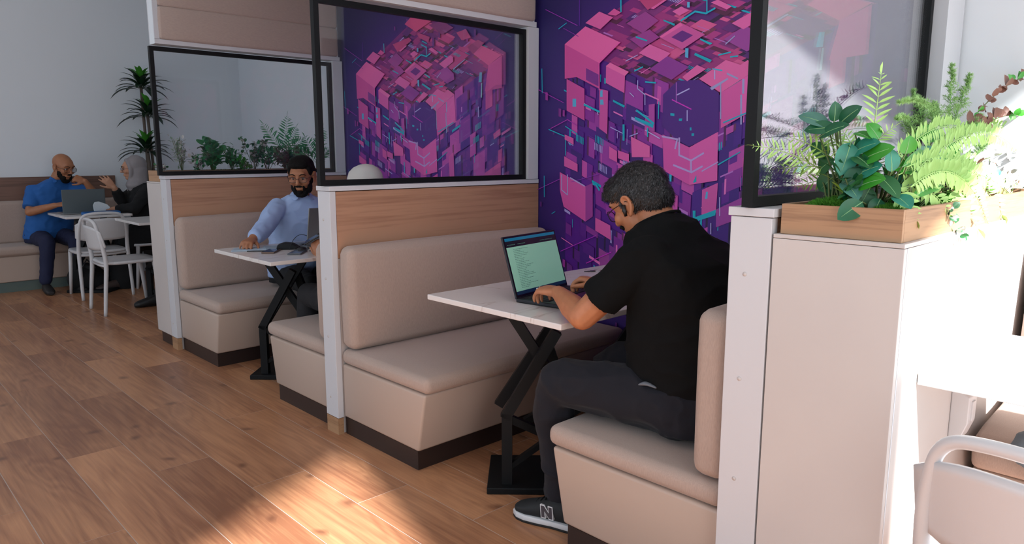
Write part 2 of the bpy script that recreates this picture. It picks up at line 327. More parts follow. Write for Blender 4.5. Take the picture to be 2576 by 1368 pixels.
# ================================================================ MURAL PRINT (flat artwork on the wall; coordinates are wall metres y, z)
MP=[('d0649c',[(2.806,1.936),(2.659,2.013),(2.424,1.907),(2.559,1.815)]),('b84f8c',[(2.806,1.936),(2.559,1.815),(2.555,1.683),(2.717,1.755),(2.803,1.751)]),('6e2f7c',[(2.650,1.797),(2.557,1.754),(2.556,1.693),(2.649,1.735)]),('b24d8c',[(2.789,1.750),(2.659,1.689),(2.655,1.521),(2.786,1.579)]),('c25a98',[(2.512,1.796),(2.387,1.740),(2.388,1.651),(2.512,1.710)]),('d26ba0',[(2.514,1.796),(2.486,1.811),(2.363,1.755),(2.387,1.737)]),('c65f98',[(2.659,2.030),(2.565,2.076),(2.473,2.035),(2.556,1.986)]),('c0568f',[(2.512,2.055),(2.467,2.078),(2.422,2.053),(2.454,2.042)]),('8a3d80',[(2.385,1.995),(2.269,2.037),(2.190,1.985),(2.283,1.935)]),('c9629a',[(2.269,2.058),(2.200,2.084),(2.143,2.076),(2.222,2.042)]),('8a3a80',[(2.362,1.915),(2.242,1.949),(2.181,1.905),(2.286,1.864)]),('c8629b',[(2.239,1.878),(2.115,1.824),(2.171,1.783),(2.304,1.842)]),('7d3584',[(2.235,1.759),(2.132,1.812),(2.007,1.750),(2.104,1.698)]),('c8629b',[(2.112,2.017),(2.063,2.033),(2.018,2.009),(2.072,1.992)]),('8a3f88',[(1.829,1.859),(1.724,1.907),(1.641,1.851),(1.639,1.813),(1.713,1.794)]),('c9629a',[(1.793,1.924),(1.676,1.968),(1.647,1.956),(1.645,1.927),(1.733,1.891)]),('c9629a',[(1.904,2.029),(1.869,2.037),(1.797,1.997),(1.821,1.987)]),('cc6499',[(1.950,1.692),(1.814,1.766),(1.739,1.738),(1.706,1.756),(1.638,1.721),(1.730,1.675),(1.832,1.621)]),('c25895',[(1.832,1.621),(1.730,1.672),(1.724,1.509),(1.824,1.460)]),('cf62a0',[(1.730,1.675),(1.638,1.719),(1.628,1.550),(1.724,1.509)]),('45206f',[(2.150,1.630),(2.070,1.691),(1.950,1.687),(1.842,1.622),(1.833,1.446),(1.990,1.377),(2.064,1.413),(2.147,1.477)]),('bf5497',[(2.145,1.438),(1.989,1.374),(1.981,1.194),(2.132,1.261)]),('c75c9c',[(1.989,1.374),(1.838,1.444),(1.830,1.220),(1.981,1.194)]),('bd5596',[(2.833,1.240),(2.640,1.166),(2.636,0.972),(2.800,1.046),(2.831,1.140)]),('8c3c86',[(2.640,1.166),(2.589,1.186),(2.584,1.003),(2.636,0.972)]),('c25a98',[(2.799,1.449),(2.732,1.427),(2.731,1.392),(2.798,1.422)]),('c25a98',[(2.566,0.999),(2.462,0.963),(2.453,0.883),(2.564,0.928)]),('bf5897',[(2.800,1.329),(2.700,1.286),(2.699,1.243),(2.799,1.274)]),('c25a98',[(2.480,1.382),(2.427,1.356),(2.425,1.298),(2.479,1.320)]),('c25a98',[(2.421,1.361),(2.349,1.341),(2.348,1.300),(2.419,1.320)]),('c86099',[(2.339,1.431),(2.220,1.381),(2.218,1.326),(2.330,1.326)]),('b65192',[(2.555,1.683),(2.495,1.669),(2.495,1.444),(2.550,1.476)]),('9a4490',[(2.234,1.586),(2.198,1.589),(2.193,1.454),(2.229,1.459)]),('bb5596',[(1.706,1.324),(1.654,1.351),(1.645,1.111),(1.696,1.140)]),('bb5596',[(1.909,1.173),(1.826,1.209),(1.829,1.069),(1.907,1.055)]),('b8529a',[(2.093,1.157),(2.044,1.139),(2.043,1.071),(2.084,1.069)]),('8f3f8e',[(1.830,1.083),(1.602,1.193),(1.596,1.096),(1.826,0.999)]),('c96299',[(2.043,1.707),(1.964,1.756),(1.915,1.734),(2.015,1.685)]),('b6548f',[(2.184,1.907),(2.065,1.961),(1.928,1.891),(2.049,1.835)]),('5a2470',[(2.113,1.898),(2.053,1.923),(1.992,1.894),(2.050,1.868)]),('d0649c',[(2.184,1.907),(2.065,1.961),(2.050,1.946),(2.164,1.902)]),('1f93a8',[(1.977,1.813),(1.886,1.772),(1.896,1.761),(1.982,1.803)]),('2a9fb0',[(1.954,1.876),(1.887,1.847),(1.900,1.841),(1.953,1.869)]),('1f93a8',[(2.318,1.531),(2.201,1.488),(2.203,1.470),(2.317,1.516)]),('1f93a8',[(2.461,1.622),(2.382,1.588),(2.388,1.578),(2.461,1.611)]),('1f93a8',[(2.395,1.493),(2.382,1.493),(2.379,1.410),(2.392,1.410)]),('1f98ac',[(1.963,1.032),(1.830,1.083),(1.832,1.056),(1.951,1.014)]),('1f98ac',[(1.956,1.071),(1.940,1.072),(1.938,1.024),(1.953,1.023)]),('1f98ac',[(1.831,1.296),(1.719,1.355),(1.719,1.350),(1.830,1.289)]),('1f93a8',[(2.162,1.986),(2.095,1.958),(2.098,1.949),(2.161,1.979)]),('1f93a8',[(1.698,1.145),(1.648,1.169),(1.647,1.151),(1.697,1.128)]),('1f93a8',[(2.325,1.927),(2.252,1.899),(2.257,1.893),(2.325,1.919)]),('4a9ab8',[(1.884,1.736),(1.827,1.723),(1.832,1.717),(1.878,1.729)]),('8f8fb8',[(1.806,1.710),(1.747,1.682),(1.750,1.675),(1.806,1.701)]),('8f8fb8',[(1.890,1.647),(1.800,1.686),(1.797,1.679),(1.879,1.635)]),('8f8fb8',[(1.727,1.676),(1.716,1.675),(1.714,1.610),(1.724,1.611)]),('8f8fb8',[(1.733,1.607),(1.724,1.607),(1.718,1.475),(1.726,1.475)]),('5a9cc0',[(2.548,1.672),(2.532,1.676),(2.531,1.640),(2.548,1.641)]),('5a9cc0',[(2.743,1.641),(2.717,1.640),(2.716,1.597),(2.742,1.598)]),('5a9cc0',[(2.547,1.626),(2.527,1.625),(2.522,1.599),(2.547,1.600)]),('5a9cc0',[(2.031,2.049),(2.017,2.047),(2.016,2.022),(2.030,2.024)]),('5a9cc0',[(2.032,1.839),(2.014,1.837),(2.014,1.792),(2.031,1.798)]),('5a9cc0',[(1.887,1.165),(1.877,1.165),(1.878,1.132),(1.891,1.131)]),('1f93a8',[(2.103,1.540),(2.080,1.537),(2.080,1.524),(2.103,1.528)]),('1f93a8',[(2.053,1.512),(2.034,1.512),(2.037,1.500),(2.053,1.501)]),('1f93a8',[(1.990,1.468),(1.981,1.468),(1.980,1.454),(1.990,1.454)]),('1f93a8',[(1.979,1.440),(1.965,1.440),(1.965,1.428),(1.979,1.428)]),('1f93a8',[(1.960,1.209),(1.944,1.243),(1.942,1.210),(1.957,1.205)]),('3aa0b8',[(2.097,1.244),(2.083,1.240),(2.084,1.206),(2.095,1.210)]),('bf4f78',[(2.166,2.220),(2.035,2.286),(1.852,2.253),(1.861,2.206),(2.039,2.155)]),('c05584',[(1.450,1.958),(1.371,2.001),(1.188,1.926),(1.307,1.875)]),('b8508c',[(1.307,1.875),(1.186,1.922),(1.186,1.734),(1.341,1.723)]),('8f3c6a',[(1.503,2.002),(1.403,2.037),(1.345,2.011),(1.450,1.954)]),('b04a78',[(1.611,2.102),(1.515,2.113),(1.469,2.057),(1.557,2.049)]),('a84674',[(2.024,2.149),(1.887,2.106),(1.903,2.072),(2.009,2.115)]),('a84470',[(2.313,2.101),(2.120,2.127),(2.089,2.105),(2.256,2.043)]),('7a3468',[(1.899,2.184),(1.751,2.192),(1.638,2.135),(1.753,2.105)]),('b5508c',[(1.334,1.723),(1.270,1.731),(1.271,1.631),(1.335,1.609)]),('b5508c',[(1.265,1.462),(1.202,1.495),(1.198,1.457),(1.259,1.428)]),('b5508c',[(1.345,1.222),(1.199,1.293),(1.197,1.212),(1.345,1.202)]),('b5508c',[(1.221,1.360),(1.184,1.377),(1.190,1.301),(1.222,1.288)]),('2f9ab4',[(1.388,1.840),(1.366,1.838),(1.370,1.779),(1.399,1.781)]),('7fa9b8',[(1.373,1.775),(1.365,1.775),(1.368,1.686),(1.379,1.687)]),('8f8fb8',[(1.650,1.881),(1.531,1.932),(1.526,1.927),(1.643,1.875)])]
ML=[('8a3aa0',0.0035,[(2.951,2.137),(2.715,2.024)]),('7a2f90',0.003,[(2.815,2.021),(2.707,1.967)]),('a03aa8',0.003,[(3.017,1.710),(2.809,1.623)]),('8a3aa0',0.0035,[(3.012,1.133),(2.832,1.201)]),('5a2a90',0.004,[(2.703,2.155),(2.701,2.023)]),('9a3ab0',0.004,[(2.819,0.789),(2.557,0.901)]),('b03ab0',0.005,[(2.624,0.741),(2.451,0.819)]),('a03aa0',0.004,[(2.905,1.484),(2.778,1.530),(2.709,1.496)]),('7a3aa0',0.003,[(2.742,1.187),(2.544,1.235)]),('c040b0',0.005,[(2.095,1.603),(1.987,1.554)]),('2a9ab0',0.005,[(2.978,1.818),(2.974,1.686)]),('2a9ab0',0.005,[(2.791,1.417),(2.789,1.335)]),('2a9ab0',0.005,[(2.954,1.215),(2.952,1.095)]),('2a9ab0',0.004,[(2.891,1.001),(2.865,1.014)]),('2a9ab0',0.004,[(2.852,2.022),(2.794,2.046)]),('2a9ab0',0.005,[(2.920,1.479),(2.798,1.439)]),('2a9ab0',0.005,[(2.792,1.493),(2.706,1.450)]),('a890c4',0.009,[(2.047,1.418),(2.044,1.337),(1.976,1.311),(1.910,1.346)]),('a890c4',0.009,[(1.976,1.311),(1.973,1.261)]),('a890c4',0.009,[(2.073,1.288),(1.971,1.255),(1.914,1.284)]),('a890c4',0.009,[(2.145,1.428),(2.058,1.413),(2.068,1.370)]),('a890c4',0.006,[(1.913,1.262),(1.831,1.305)]),('2a9ab0',0.008,[(2.424,2.115),(2.422,2.057)]),('2a9ab0',0.008,[(2.060,1.969),(1.986,2.000),(1.927,1.984),(1.882,2.000)]),('2a9ab0',0.006,[(1.925,2.045),(1.922,1.983)]),('9a98c8',0.005,[(2.305,1.707),(2.304,1.668),(2.258,1.636),(2.256,1.587)]),('a890c4',0.006,[(2.657,1.610),(2.566,1.570),(2.559,1.549)]),('2a9ab0',0.01,[(2.657,1.605),(2.552,1.564)]),('2a9ab0',0.01,[(2.306,1.560),(2.238,1.518),(2.201,1.493)]),('9a98c8',0.006,[(2.817,1.224),(2.816,1.140),(2.771,1.114),(2.773,1.225)]),('a890c4',0.008,[(2.750,1.209),(2.648,1.168)]),('2a9ab0',0.01,[(2.584,1.181),(2.563,1.176),(2.542,1.150)]),('8f8fb8',0.006,[(1.834,1.657),(1.826,1.505)]),('a8a0d0',0.005,[(2.008,1.548),(2.006,1.501)]),('8f8fc8',0.004,[(2.304,1.118),(2.300,1.108)]),('a8a0d0',0.005,[(2.248,1.460),(2.162,1.419)]),('a8a0d0',0.004,[(2.353,1.651),(2.327,1.630)]),('8f8fc8',0.005,[(2.346,1.432),(2.296,1.446)]),('2a9ab0',0.008,[(2.236,1.469),(2.234,1.430)]),('2a9ab0',0.006,[(1.810,1.486),(1.651,1.542)]),('a8a0d0',0.006,[(1.868,1.722),(1.866,1.686)]),('a8a0d0',0.006,[(2.067,1.625),(2.002,1.649)]),('a060b0',0.004,[(2.075,1.682),(2.071,1.588)]),('a060b0',0.004,[(1.654,1.756),(1.636,1.771)]),('2a9ab0',0.006,[(1.851,1.791),(1.791,1.798)]),('2a9ab0',0.006,[(1.790,1.777),(1.755,1.778)]),('8f8fb8',0.005,[(1.818,1.836),(1.775,1.866)]),('2a9ab0',0.007,[(2.325,1.757),(2.277,1.772)]),('2a9ab0',0.007,[(2.256,1.698),(2.196,1.690)]),('9a98c8',0.004,[(2.383,1.810),(2.310,1.833)]),('d05aa0',0.006,[(2.555,1.678),(2.559,1.815),(2.424,1.907)]),('a040a0',0.004,[(1.711,1.243),(1.708,1.180)]),('a8a0d0',0.005,[(1.812,1.140),(1.808,1.056)]),('a8a0d0',0.005,[(1.853,1.016),(1.851,0.968)])]

def mural(dy, ya, yb_, label):
    rnd = random.Random(11)
    bm = bmesh.new(); cl = bm.loops.layers.float_color.new('Col'); lay = [0]
    F = V((1.96, 1.59)); E1 = V((.835, .342)); E2 = V((-.79, .335)); H = V((0, -1.25))
    def clip(pts):
        def cut(ps, fin, inter):
            o = []
            for i in range(len(ps)):
                a, b = ps[i-1], ps[i]
                if fin(b):
                    if not fin(a): o.append(inter(a, b))
                    o.append(b)
                elif fin(a): o.append(inter(a, b))
            return o
        for y, s in ((ya, 1), (yb_, -1)):
            pts = cut(pts, lambda p: (p[0]-y)*s >= 0, lambda a, b: (y, a[1]+(b[1]-a[1])*(y-a[0])/(b[0]-a[0])))
            if len(pts) < 3: return []
        return pts
    def poly(pts, cols, alpha=1):
        pts = clip([(p[0]+dy, p[1]) for p in pts])
        if len(pts) < 3: return
        x = XW-.0012-.000012*lay[0]; lay[0] += 1
        f = bm.faces.new([bm.verts.new((x, p[0], p[1])) for p in pts])
        for l in f.loops: l[cl] = (*lin(cols), 1)
    def mix(a, b, t): return tuple(a[i]*(1-t)+b[i]*t for i in range(3))
    hexc = lambda s: tuple(int(s[i:i+2], 16)/255 for i in (0, 2, 4))
    # background: navy to violet, brighter around the block
    ny, nz = 44, 44; y0, y1, z0, z1 = .86, 3.1, .02, 3.58
    navy, vio, blk = hexc('231c52'), hexc('4a1c78'), hexc('16122e')
    grid = {}
    for i in range(ny+1):
        for j in range(nz+1):
            y = ya-dy+(yb_-ya)*i/ny; z = z0+(z1-z0)*j/nz
            d = math.hypot((y-1.99)/1.0, (z-1.35)/1.15)
            c = mix(vio, navy, min(1, max(0, (d-.55)/.6))); c = mix(c, blk, min(1, max(0, (z-2.0)/.9))*.8)
            grid[i, j] = (bm.verts.new((XW-.0011, y+dy, z)), c)
    for i in range(ny):
        for j in range(nz):
            q = [grid[i, j], grid[i+1, j], grid[i+1, j+1], grid[i, j+1]]
            f = bm.faces.new([a[0] for a in q])
            for l, a in zip(f.loops, q): l[cl] = (*lin(a[1]), 1)
    # the three faces of the block
    poly([F, F+E1, F+E1+E2, F+E2], hexc('6b2468')); poly([F, F+E1, F+E1+H, F+H], hexc('4c1f78')); poly([F, F+E2, F+E2+H, F+H], hexc('45207a'))
    pal = {'t': ['b0497c', '8c3570', '9c3c78', '74306e', '5a2668', 'c25a88', '4e2264'], 'l': ['7a2f86', '5a2480', 'b0509a', '4a2078', '6a2a84', '40206e', '8a3a8e', '3a1d66'], 'r': ['6a2a84', '5a2480', '4a2078', 'a84c98', '3d1f70', '7a3288', '452278']}
    for face, (o, a, b_) in {'t': (F, E1, E2), 'l': (F, E1, H), 'r': (F, E2, H)}.items():
        for k in range(150):
            s = rnd.choice((.05, .07, .1, .14)) ; s2 = s*rnd.choice((.5, .8, 1, 1.6)); u = rnd.uniform(-.02, 1-s); v_ = rnd.uniform(-.02, 1.0-s2*.9)
            fade = max(0, v_-.55)*1.2 if face != 't' else 0
            c = mix(hexc(rnd.choice(pal[face])), hexc('2c1c5c'), min(.75, fade))
            p = [o+a*x+b_*y for x, y in ((u, v_), (u+s, v_), (u+s, v_+s2), (u, v_+s2))]
            if rnd.random() < .45:      # thickness of a raised tile
                dn = V((0, -.02)) if face == 't' else V((.012, .006)) if face == 'l' else V((-.012, .006))
                poly([q+dn for q in p], mix(c, (0, 0, 0), .45))
            poly(p, c)
        for k in range(46):
            u, v_ = rnd.random(), rnd.random(); L_ = rnd.uniform(.03, .11); wd = rnd.choice((.004, .006, .012)); c = hexc(rnd.choice(('2596ac', '2596ac', '9a90c8', 'a86ab4', 'd070b0')))
            if rnd.random() < .5: p = ((u, v_), (u+L_, v_), (u+L_, v_+wd), (u, v_+wd))
            else: p = ((u, v_), (u+wd, v_), (u+wd, v_+L_*.7), (u, v_+L_*.7))
            poly([o+a*x+b_*y for x, y in p], c)
        for k in range(9):            # little rows of dashes
            u, v_ = rnd.uniform(.05, .85), rnd.uniform(.05, .85)
            for q in range(6):
                x, y = u+q*.012, v_; poly([o+a*X_+b_*Y_ for X_, Y_ in ((x, y), (x+.006, y), (x+.006, y+.03), (x, y+.03))], hexc('9a90c8' if k % 2 else '2596ac'))
    for k in range(26):              # blocks breaking away around it
        an = rnd.uniform(0, 2*pi); r = rnd.uniform(.8, 1.05); y, z = 1.98+r*cos(an), 1.3+r*.95*sin(an); s = rnd.uniform(.012, .035)
        poly([(y-s*.4, z-s), (y+s*.4, z-s*.8), (y+s*.4, z+s), (y-s*.4, z+s*.8)], mix(hexc('8a3486'), hexc('2c1c5c'), rnd.random()*.6))
    for c, pts in MP: poly(pts, hexc(c))
    for c, wd, pts in ML:
        for a, b_ in zip(pts, pts[1:]):
            a, b_ = V(a), V(b_); t = (b_-a).normalized(); n = V((-t.y, t.x))*wd*.5
            poly([a+n-t*wd*.4, b_+n+t*wd*.4, b_-n+t*wd*.4, a-n-t*wd*.4], hexc(c))
    for f in bm.faces:
        if f.normal.x > 0 or f.calc_center_median() is None: pass
    bmesh.ops.recalc_face_normals(bm, faces=bm.faces); bm.normal_update()
    fl_ = [f for f in bm.faces if f.normal.x > 0]
    bmesh.ops.reverse_faces(bm, faces=fl_)
    me = bpy.data.meshes.new('mural_print'); bm.to_mesh(me); bm.free()
    if 'mural' not in MATS:
        m = mat('mural', '402060', .55); nt = m.node_tree; a = nt.nodes.new('ShaderNodeVertexColor'); a.layer_name = 'Col'
        h = nt.nodes.new('ShaderNodeHueSaturation'); h.inputs['Value'].default_value = 1.3; h.inputs['Saturation'].default_value = 1.06; nt.links.new(a.outputs[0], h.inputs['Color']); nt.links.new(h.outputs[0], nt.nodes['Principled BSDF'].inputs['Base Color'])
    o = link('wall_mural', me, MATS['mural']); tag(o, label, 'mural', 'printed wall murals'); return o
mural(0, .98, 3.115, 'purple and pink cube mural in the nearest booth, behind the man in black')
mural(2.126, 3.116, 5.22, 'purple and pink cube mural seen through the middle glass divider')
# ================================================================ BOOTHS
def cushion(name, x0, y0, z0, x1, y1, z1, parent, m=FABRIC, r=.03, sag=.012, seg=4, seam=True):
    """soft upholstered block: rounded edges, slightly crowned"""
    hx, hy, hz = (x1-x0)/2, (y1-y0)/2, (z1-z0)/2
    b = B(); bm = b.bm
    r_ = bmesh.ops.create_cube(bm, size=1); bmesh.ops.scale(bm, vec=(2*hx, 2*hy, 2*hz), verts=bm.verts)
    bmesh.ops.bevel(bm, geom=list(bm.edges), offset=r, segments=seg, profile=.5, affect='EDGES')
    for ax in range(3):      # inner loops for crowning
        n = [0, 0, 0]; n[ax] = 1; h = (hx, hy, hz)[ax]
        if h < .1: continue
        for k in range(1, 8 if h > .4 else 4):
            q = -h+r+(2*h-2*r)*k/(8 if h > .4 else 4); co = [0, 0, 0]; co[ax] = q
            bmesh.ops.bisect_plane(bm, geom=list(bm.verts)+list(bm.edges)+list(bm.faces), plane_co=co, plane_no=n)
    h = (hx, hy, hz); rnd = random.Random(hash(name) & 7)
    from mathutils import noise
    for v in bm.verts:
        p = v.co.copy()
        for ax in range(3):
            if abs(abs(p[ax])-h[ax]) < .004:
                k = 1
                for o_ in range(3):
                    if o_ != ax: k *= max(0, 1-(p[o_]/h[o_])**2)**.5
                v.co[ax] += math.copysign(sag*k*(1+.5*noise.noise(p*3+V((x0, y0, z0)))), p[ax])
    o = b.obj(name, m, parent, True); o.location = ((x0+x1)/2, (y0+y1)/2, (z0+z1)/2); return o
def bench(yb, s, label, x0=XA+.03, x1=XW-.03, kind='bench'):
    """upholstered bench; yb: face of the partition it backs on to, s: +1 seat extends towards +y"""
    t = thing('upholstered_bench', label, 'bench', ((x0+x1)/2, yb, 0), 0, 'upholstered booth benches')
    def yy(a, b): return (min(s*a, s*b), max(s*a, s*b))
    hx = (x1-x0)/2
    a, b_ = yy(.002, .585); put('plinth', -hx+.01, a, 0, hx, b_, .085, PLINTH, t)
    # slanted leatherette base
    pts = [(s*.004, .088), (s*.60, .088), (s*.655, .352), (s*.004, .352)]
    bb = B(); bb.prism(pts, -hx+.0, hx, 'x', .012, 3); bb.obj('seat_base', LEATHER, t, True)
    a, b_ = yy(.004, .675); cushion('seat_cushion', -hx-.004, a, .354, hx, b_, .426, t, r=.028, sag=.006)
    a, b_ = yy(.004, .112); cushion('back_cushion', -hx+.0, a, .434, hx, b_, .918, t, r=.034, sag=.008)
    return t
def frame_rect(t, x0, x1, z0, z1, ya, yb_, wd=.026):
    p = B(); p.box(x0, ya, z0, x0+wd, yb_, z1); p.obj('frame_bar', BLACK, t)
    p = B(); p.box(x1-wd, ya, z0, x1, yb_, z1); p.obj('frame_bar', BLACK, t)
    p = B(); p.box(x0+wd, ya, z0, x1-wd, yb_, z0+wd); p.obj('frame_bar', BLACK, t)
    p = B(); p.box(x0+wd, ya, z1-wd, x1-wd, yb_, z1); p.obj('frame_bar', BLACK, t)
def partition(yn, yf, label, glass=(XA-.033, 3.005), gy=None, header=True, hx0=XA, dz=0):
    """booth divider from near face yn to far face yf, aisle end at XA"""
    yc = (yn+yf)/2
    t = thing('booth_divider', label, 'partition', (0, yc, 0), 0, 'booth dividers with framed glass')
    n, f = yn-yc, yf-yc
    # wooden foot under the end panel
    put('foot_block', XA, n+.002, 0, XA+.03, f-.002, .082, TRAYW, t)
    put('core', XA+.033, n+.014, 0, XW-.002, f-.014, 1.10, WHITE, t)
    put('end_panel', XA, n, .084, XA+.031, f, 1.172+dz, TRIM, t, .0015)
    for z in (1.04, .76, .48, .18):
        bb = B(); bb.lathe([(.0001, 0), (.006, .0), (.0055, .0012), (.0001, .0016)], n=12, cap=False); o = bb.obj('screw_cap', WHITE, t); o.rotation_euler = (0, R(-90), 0); o.location = (XA-.0002, .01, z)
    for y0, y1 in ((n, n+.012), (f-.012, f)):
        put('wood_panel', XA+.033, y0+.002, .86, XW-.006, y1-.002, 1.170+dz, PANELW, t)
        put('lower_panel', XA+.033, y0+.003, .084, XW-.006, y1-.003, .858, WHITE, t)
    put('cap', XA-.004, n-.006, 1.174+dz, XW-.012, f+.006, 1.196+dz, TRIM, t, .0015)
    g0, g1 = (gy if gy else (n+.018, n+.048))
    frame_rect(t, glass[0], glass[1], 1.198+dz, 2.030, g0, g1)
    put('glass_pane', glass[0]+.022, (g0+g1)/2-.003, 1.218+dz, glass[1]-.022, (g0+g1)/2+.003, 2.010, GLASS, t)
    put('jamb', glass[1]+.004, n, 1.198+dz, XW-.012, f, 2.044, TRIM, t)
    if header:
        put('header_core', hx0, n+.012, 2.046, XW-.035, f-.012, 3.2, WALLM, t)
        for ys in (n, f-.011):
            put('header_trim', hx0, ys, 2.046, XW-.03, ys+.011, 2.074, TRIM, t)
            put('header_trim', hx0, ys, 2.076, hx0+.03, ys+.011, 3.2, TRIM, t)
            z = 2.077
            while z < 3.1:
                cushion('padded_panel', hx0+.033, ys-.012, z, XW-.05, ys+.016, z+.205, t, FABRIC_H, r=.011, sag=.006, seg=2); z += .207
    else:
        put('header_rail', glass[1]-.0, n, 2.046, XW-.012, f, 2.2, TRIM, t)
    return t
partition(3.006, 3.115, 'nearer full divider with walnut band between the bearded man and the laptop table')
partition(5.13, 5.235, 'farther divider with padded header, behind the man in the light blue shirt')
partition(.862, .975, 'white divider end behind the man in the black T-shirt, planter beside it', glass=(XA-.02, 2.905), gy=(-.012, .018), header=False, dz=.016)
bench(3.006, -1, 'empty beige booth bench across the table from the man in black')
bench(3.115, 1, 'beige booth bench behind the divider, white-capped person on it')
bench(5.13, -1, 'beige booth bench the man in the light blue shirt sits on')
bench(.975, 1, 'beige booth bench the man in the black T-shirt sits on')
# planter boxes
def planter(y0, y1, label, tray_label, shift=0):
    t = thing('planter_box', label, 'cabinet', (XA, (y0+y1)/2, 0), 0, 'white planter boxes'); h = (y1-y0)/2; X1 = XW-XA-.012
    put('front_panel', .0, -h, .085, .018, h, 1.14, WHITE, t, .0015)
    put('edge_strip', .0185, -h, .085, .026, -h+.016, 1.14, TRIM, t)
    put('side_panel', .0265, -h, .085, X1, -h+.016, 1.14, WHITE, t)
    put('side_panel', .0265, h-.016, .085, X1, h, 1.14, WHITE, t)
    put('top_panel', .0, -h, 1.141, X1, h, 1.151, WHITE, t, .0015)
    put('plinth', .02, -h+.015, 0, X1-.01, h-.015, .084, PLINTH, t)
    ta = thing('planter_tray', tray_label, 'planter', (XA+.012, (y0+y1)/2, 1.1515), 0, 'walnut planter trays'); hh = h-.012; Lx = X1-.03
    put('front_board', 0, -hh, 0, .012, hh, .074, TRAYW, ta, .001); put('back_board', Lx-.012, -hh, 0, Lx, hh, .074, TRAYW, ta)
    put('side_board', .012, -hh, 0, Lx-.012, -hh+.012, .074, TRAYWX, ta); put('side_board', .012, hh-.012, 0, Lx-.012, hh, .074, TRAYWX, ta)
    so_ = put('soil', .013, -hh+.013, .004, Lx-.013, hh-.013, .045, mat('dark soil', '2a2119', .95, bump=((80, 80, 80), 1, .01)), ta)
    return ta
planter(.552, .857, 'white planter box at the right, beside the seated man in black', 'walnut tray of large green leaves on the right planter box')
planter(5.24, 5.51, 'narrow grey-white planter box at the aisle end of the farther divider', 'walnut tray of pinkish flowers on the far planter box')
def pedestal(cx, cy, zt, t):
    """twin bent legs crossing under the top, standing on a square plate turned 45 degrees"""
    e = V((.7071, -.7071, 0)); f = V((.7071, .7071, 0)); c = V((cx, cy, 0)); Z = lambda z: V((0, 0, z))
    b = B(); b.box(-.20, -.165, 0, .20, .165, .028, .004, 2, rot=R(-45)); o = b.obj('base_plate', BLACK, t); o.location = c
    for s in (1, -1):
        q = f*(-.11*s)
        A = c-e*.12*s+q
        b = B(); b.bar(A+Z(.028), A+Z(.325), .042, .042, up=tuple(f)); b.bar(A+Z(.305)-e*.008*s, c+e*(.075 if s > 0 else .03)+q+Z(.66 if s > 0 else .60), .042, .042, up=tuple(f)); b.obj('leg', BLACK, t)
        b = B(); b.bar(c-e*.12*s+q*.45+Z(zt-.024), c+e*.16*s+q*.45+Z(.30), .04, .034, up=tuple(f)); b.obj('cross_brace', BLACK, t)
        b = B(); b.bar(A+e*.01*s+Z(.30), A+e*.17*s+Z(.215)+f*.03*s, .03, .03); b.bar(A+e*.015*s+Z(.10), A+e*.17*s+Z(.205)+f*.03*s, .022, .022); b.obj('small_brace', BLACK, t)
def table(x0, x1, y0, y1, zt, label, ped, name='dining_table', cat='table', th=.022, group=None):
    t = thing(name, label, cat, ((x0+x1)/2, (y0+y1)/2, 0), 0, group)
    hx, hy = (x1-x0)/2, (y1-y0)/2
    put('tabletop', -hx, -hy, zt-th, hx, hy, zt, MARBLE, t, .003)
    for dx, dy in ped: pedestal(dx, dy, zt-th+.022, t)
    return t
table(1.818, 3.08, 1.655, 2.412, .765, 'long white marble-topped booth table with the open laptop', [(-.37, -.01), (.30, -.01)])
table(1.752, 3.08, 3.717, 4.47, .765, 'white booth table with phones, papers and tangled cables', [(-.37, .03), (.30, .03)])
table(1.67, 2.24, 7.66, 8.36, .765, 'small white table between the man in blue and the woman in grey headscarf', [(0, 0)])
table(1.98, 2.62, 6.63, 7.3, .76, 'small white table half hidden by the far planter box, white chair at it', [(0, 0)])
tr = thing('side_table', 'sunlit white table fixed to the planter box, lower right', 'table', (2.18, .3, 0))
put('tabletop', -.30, -.26, .797, .31, .25, .825, MARBLE, tr, .002)
for dx, dy in ((-.2, -.2), (.2, -.2)):
    b = B(); b.bar((dx, dy, 0), (dx, dy, .796), .03, .03); b.obj('leg', BLACK, tr)
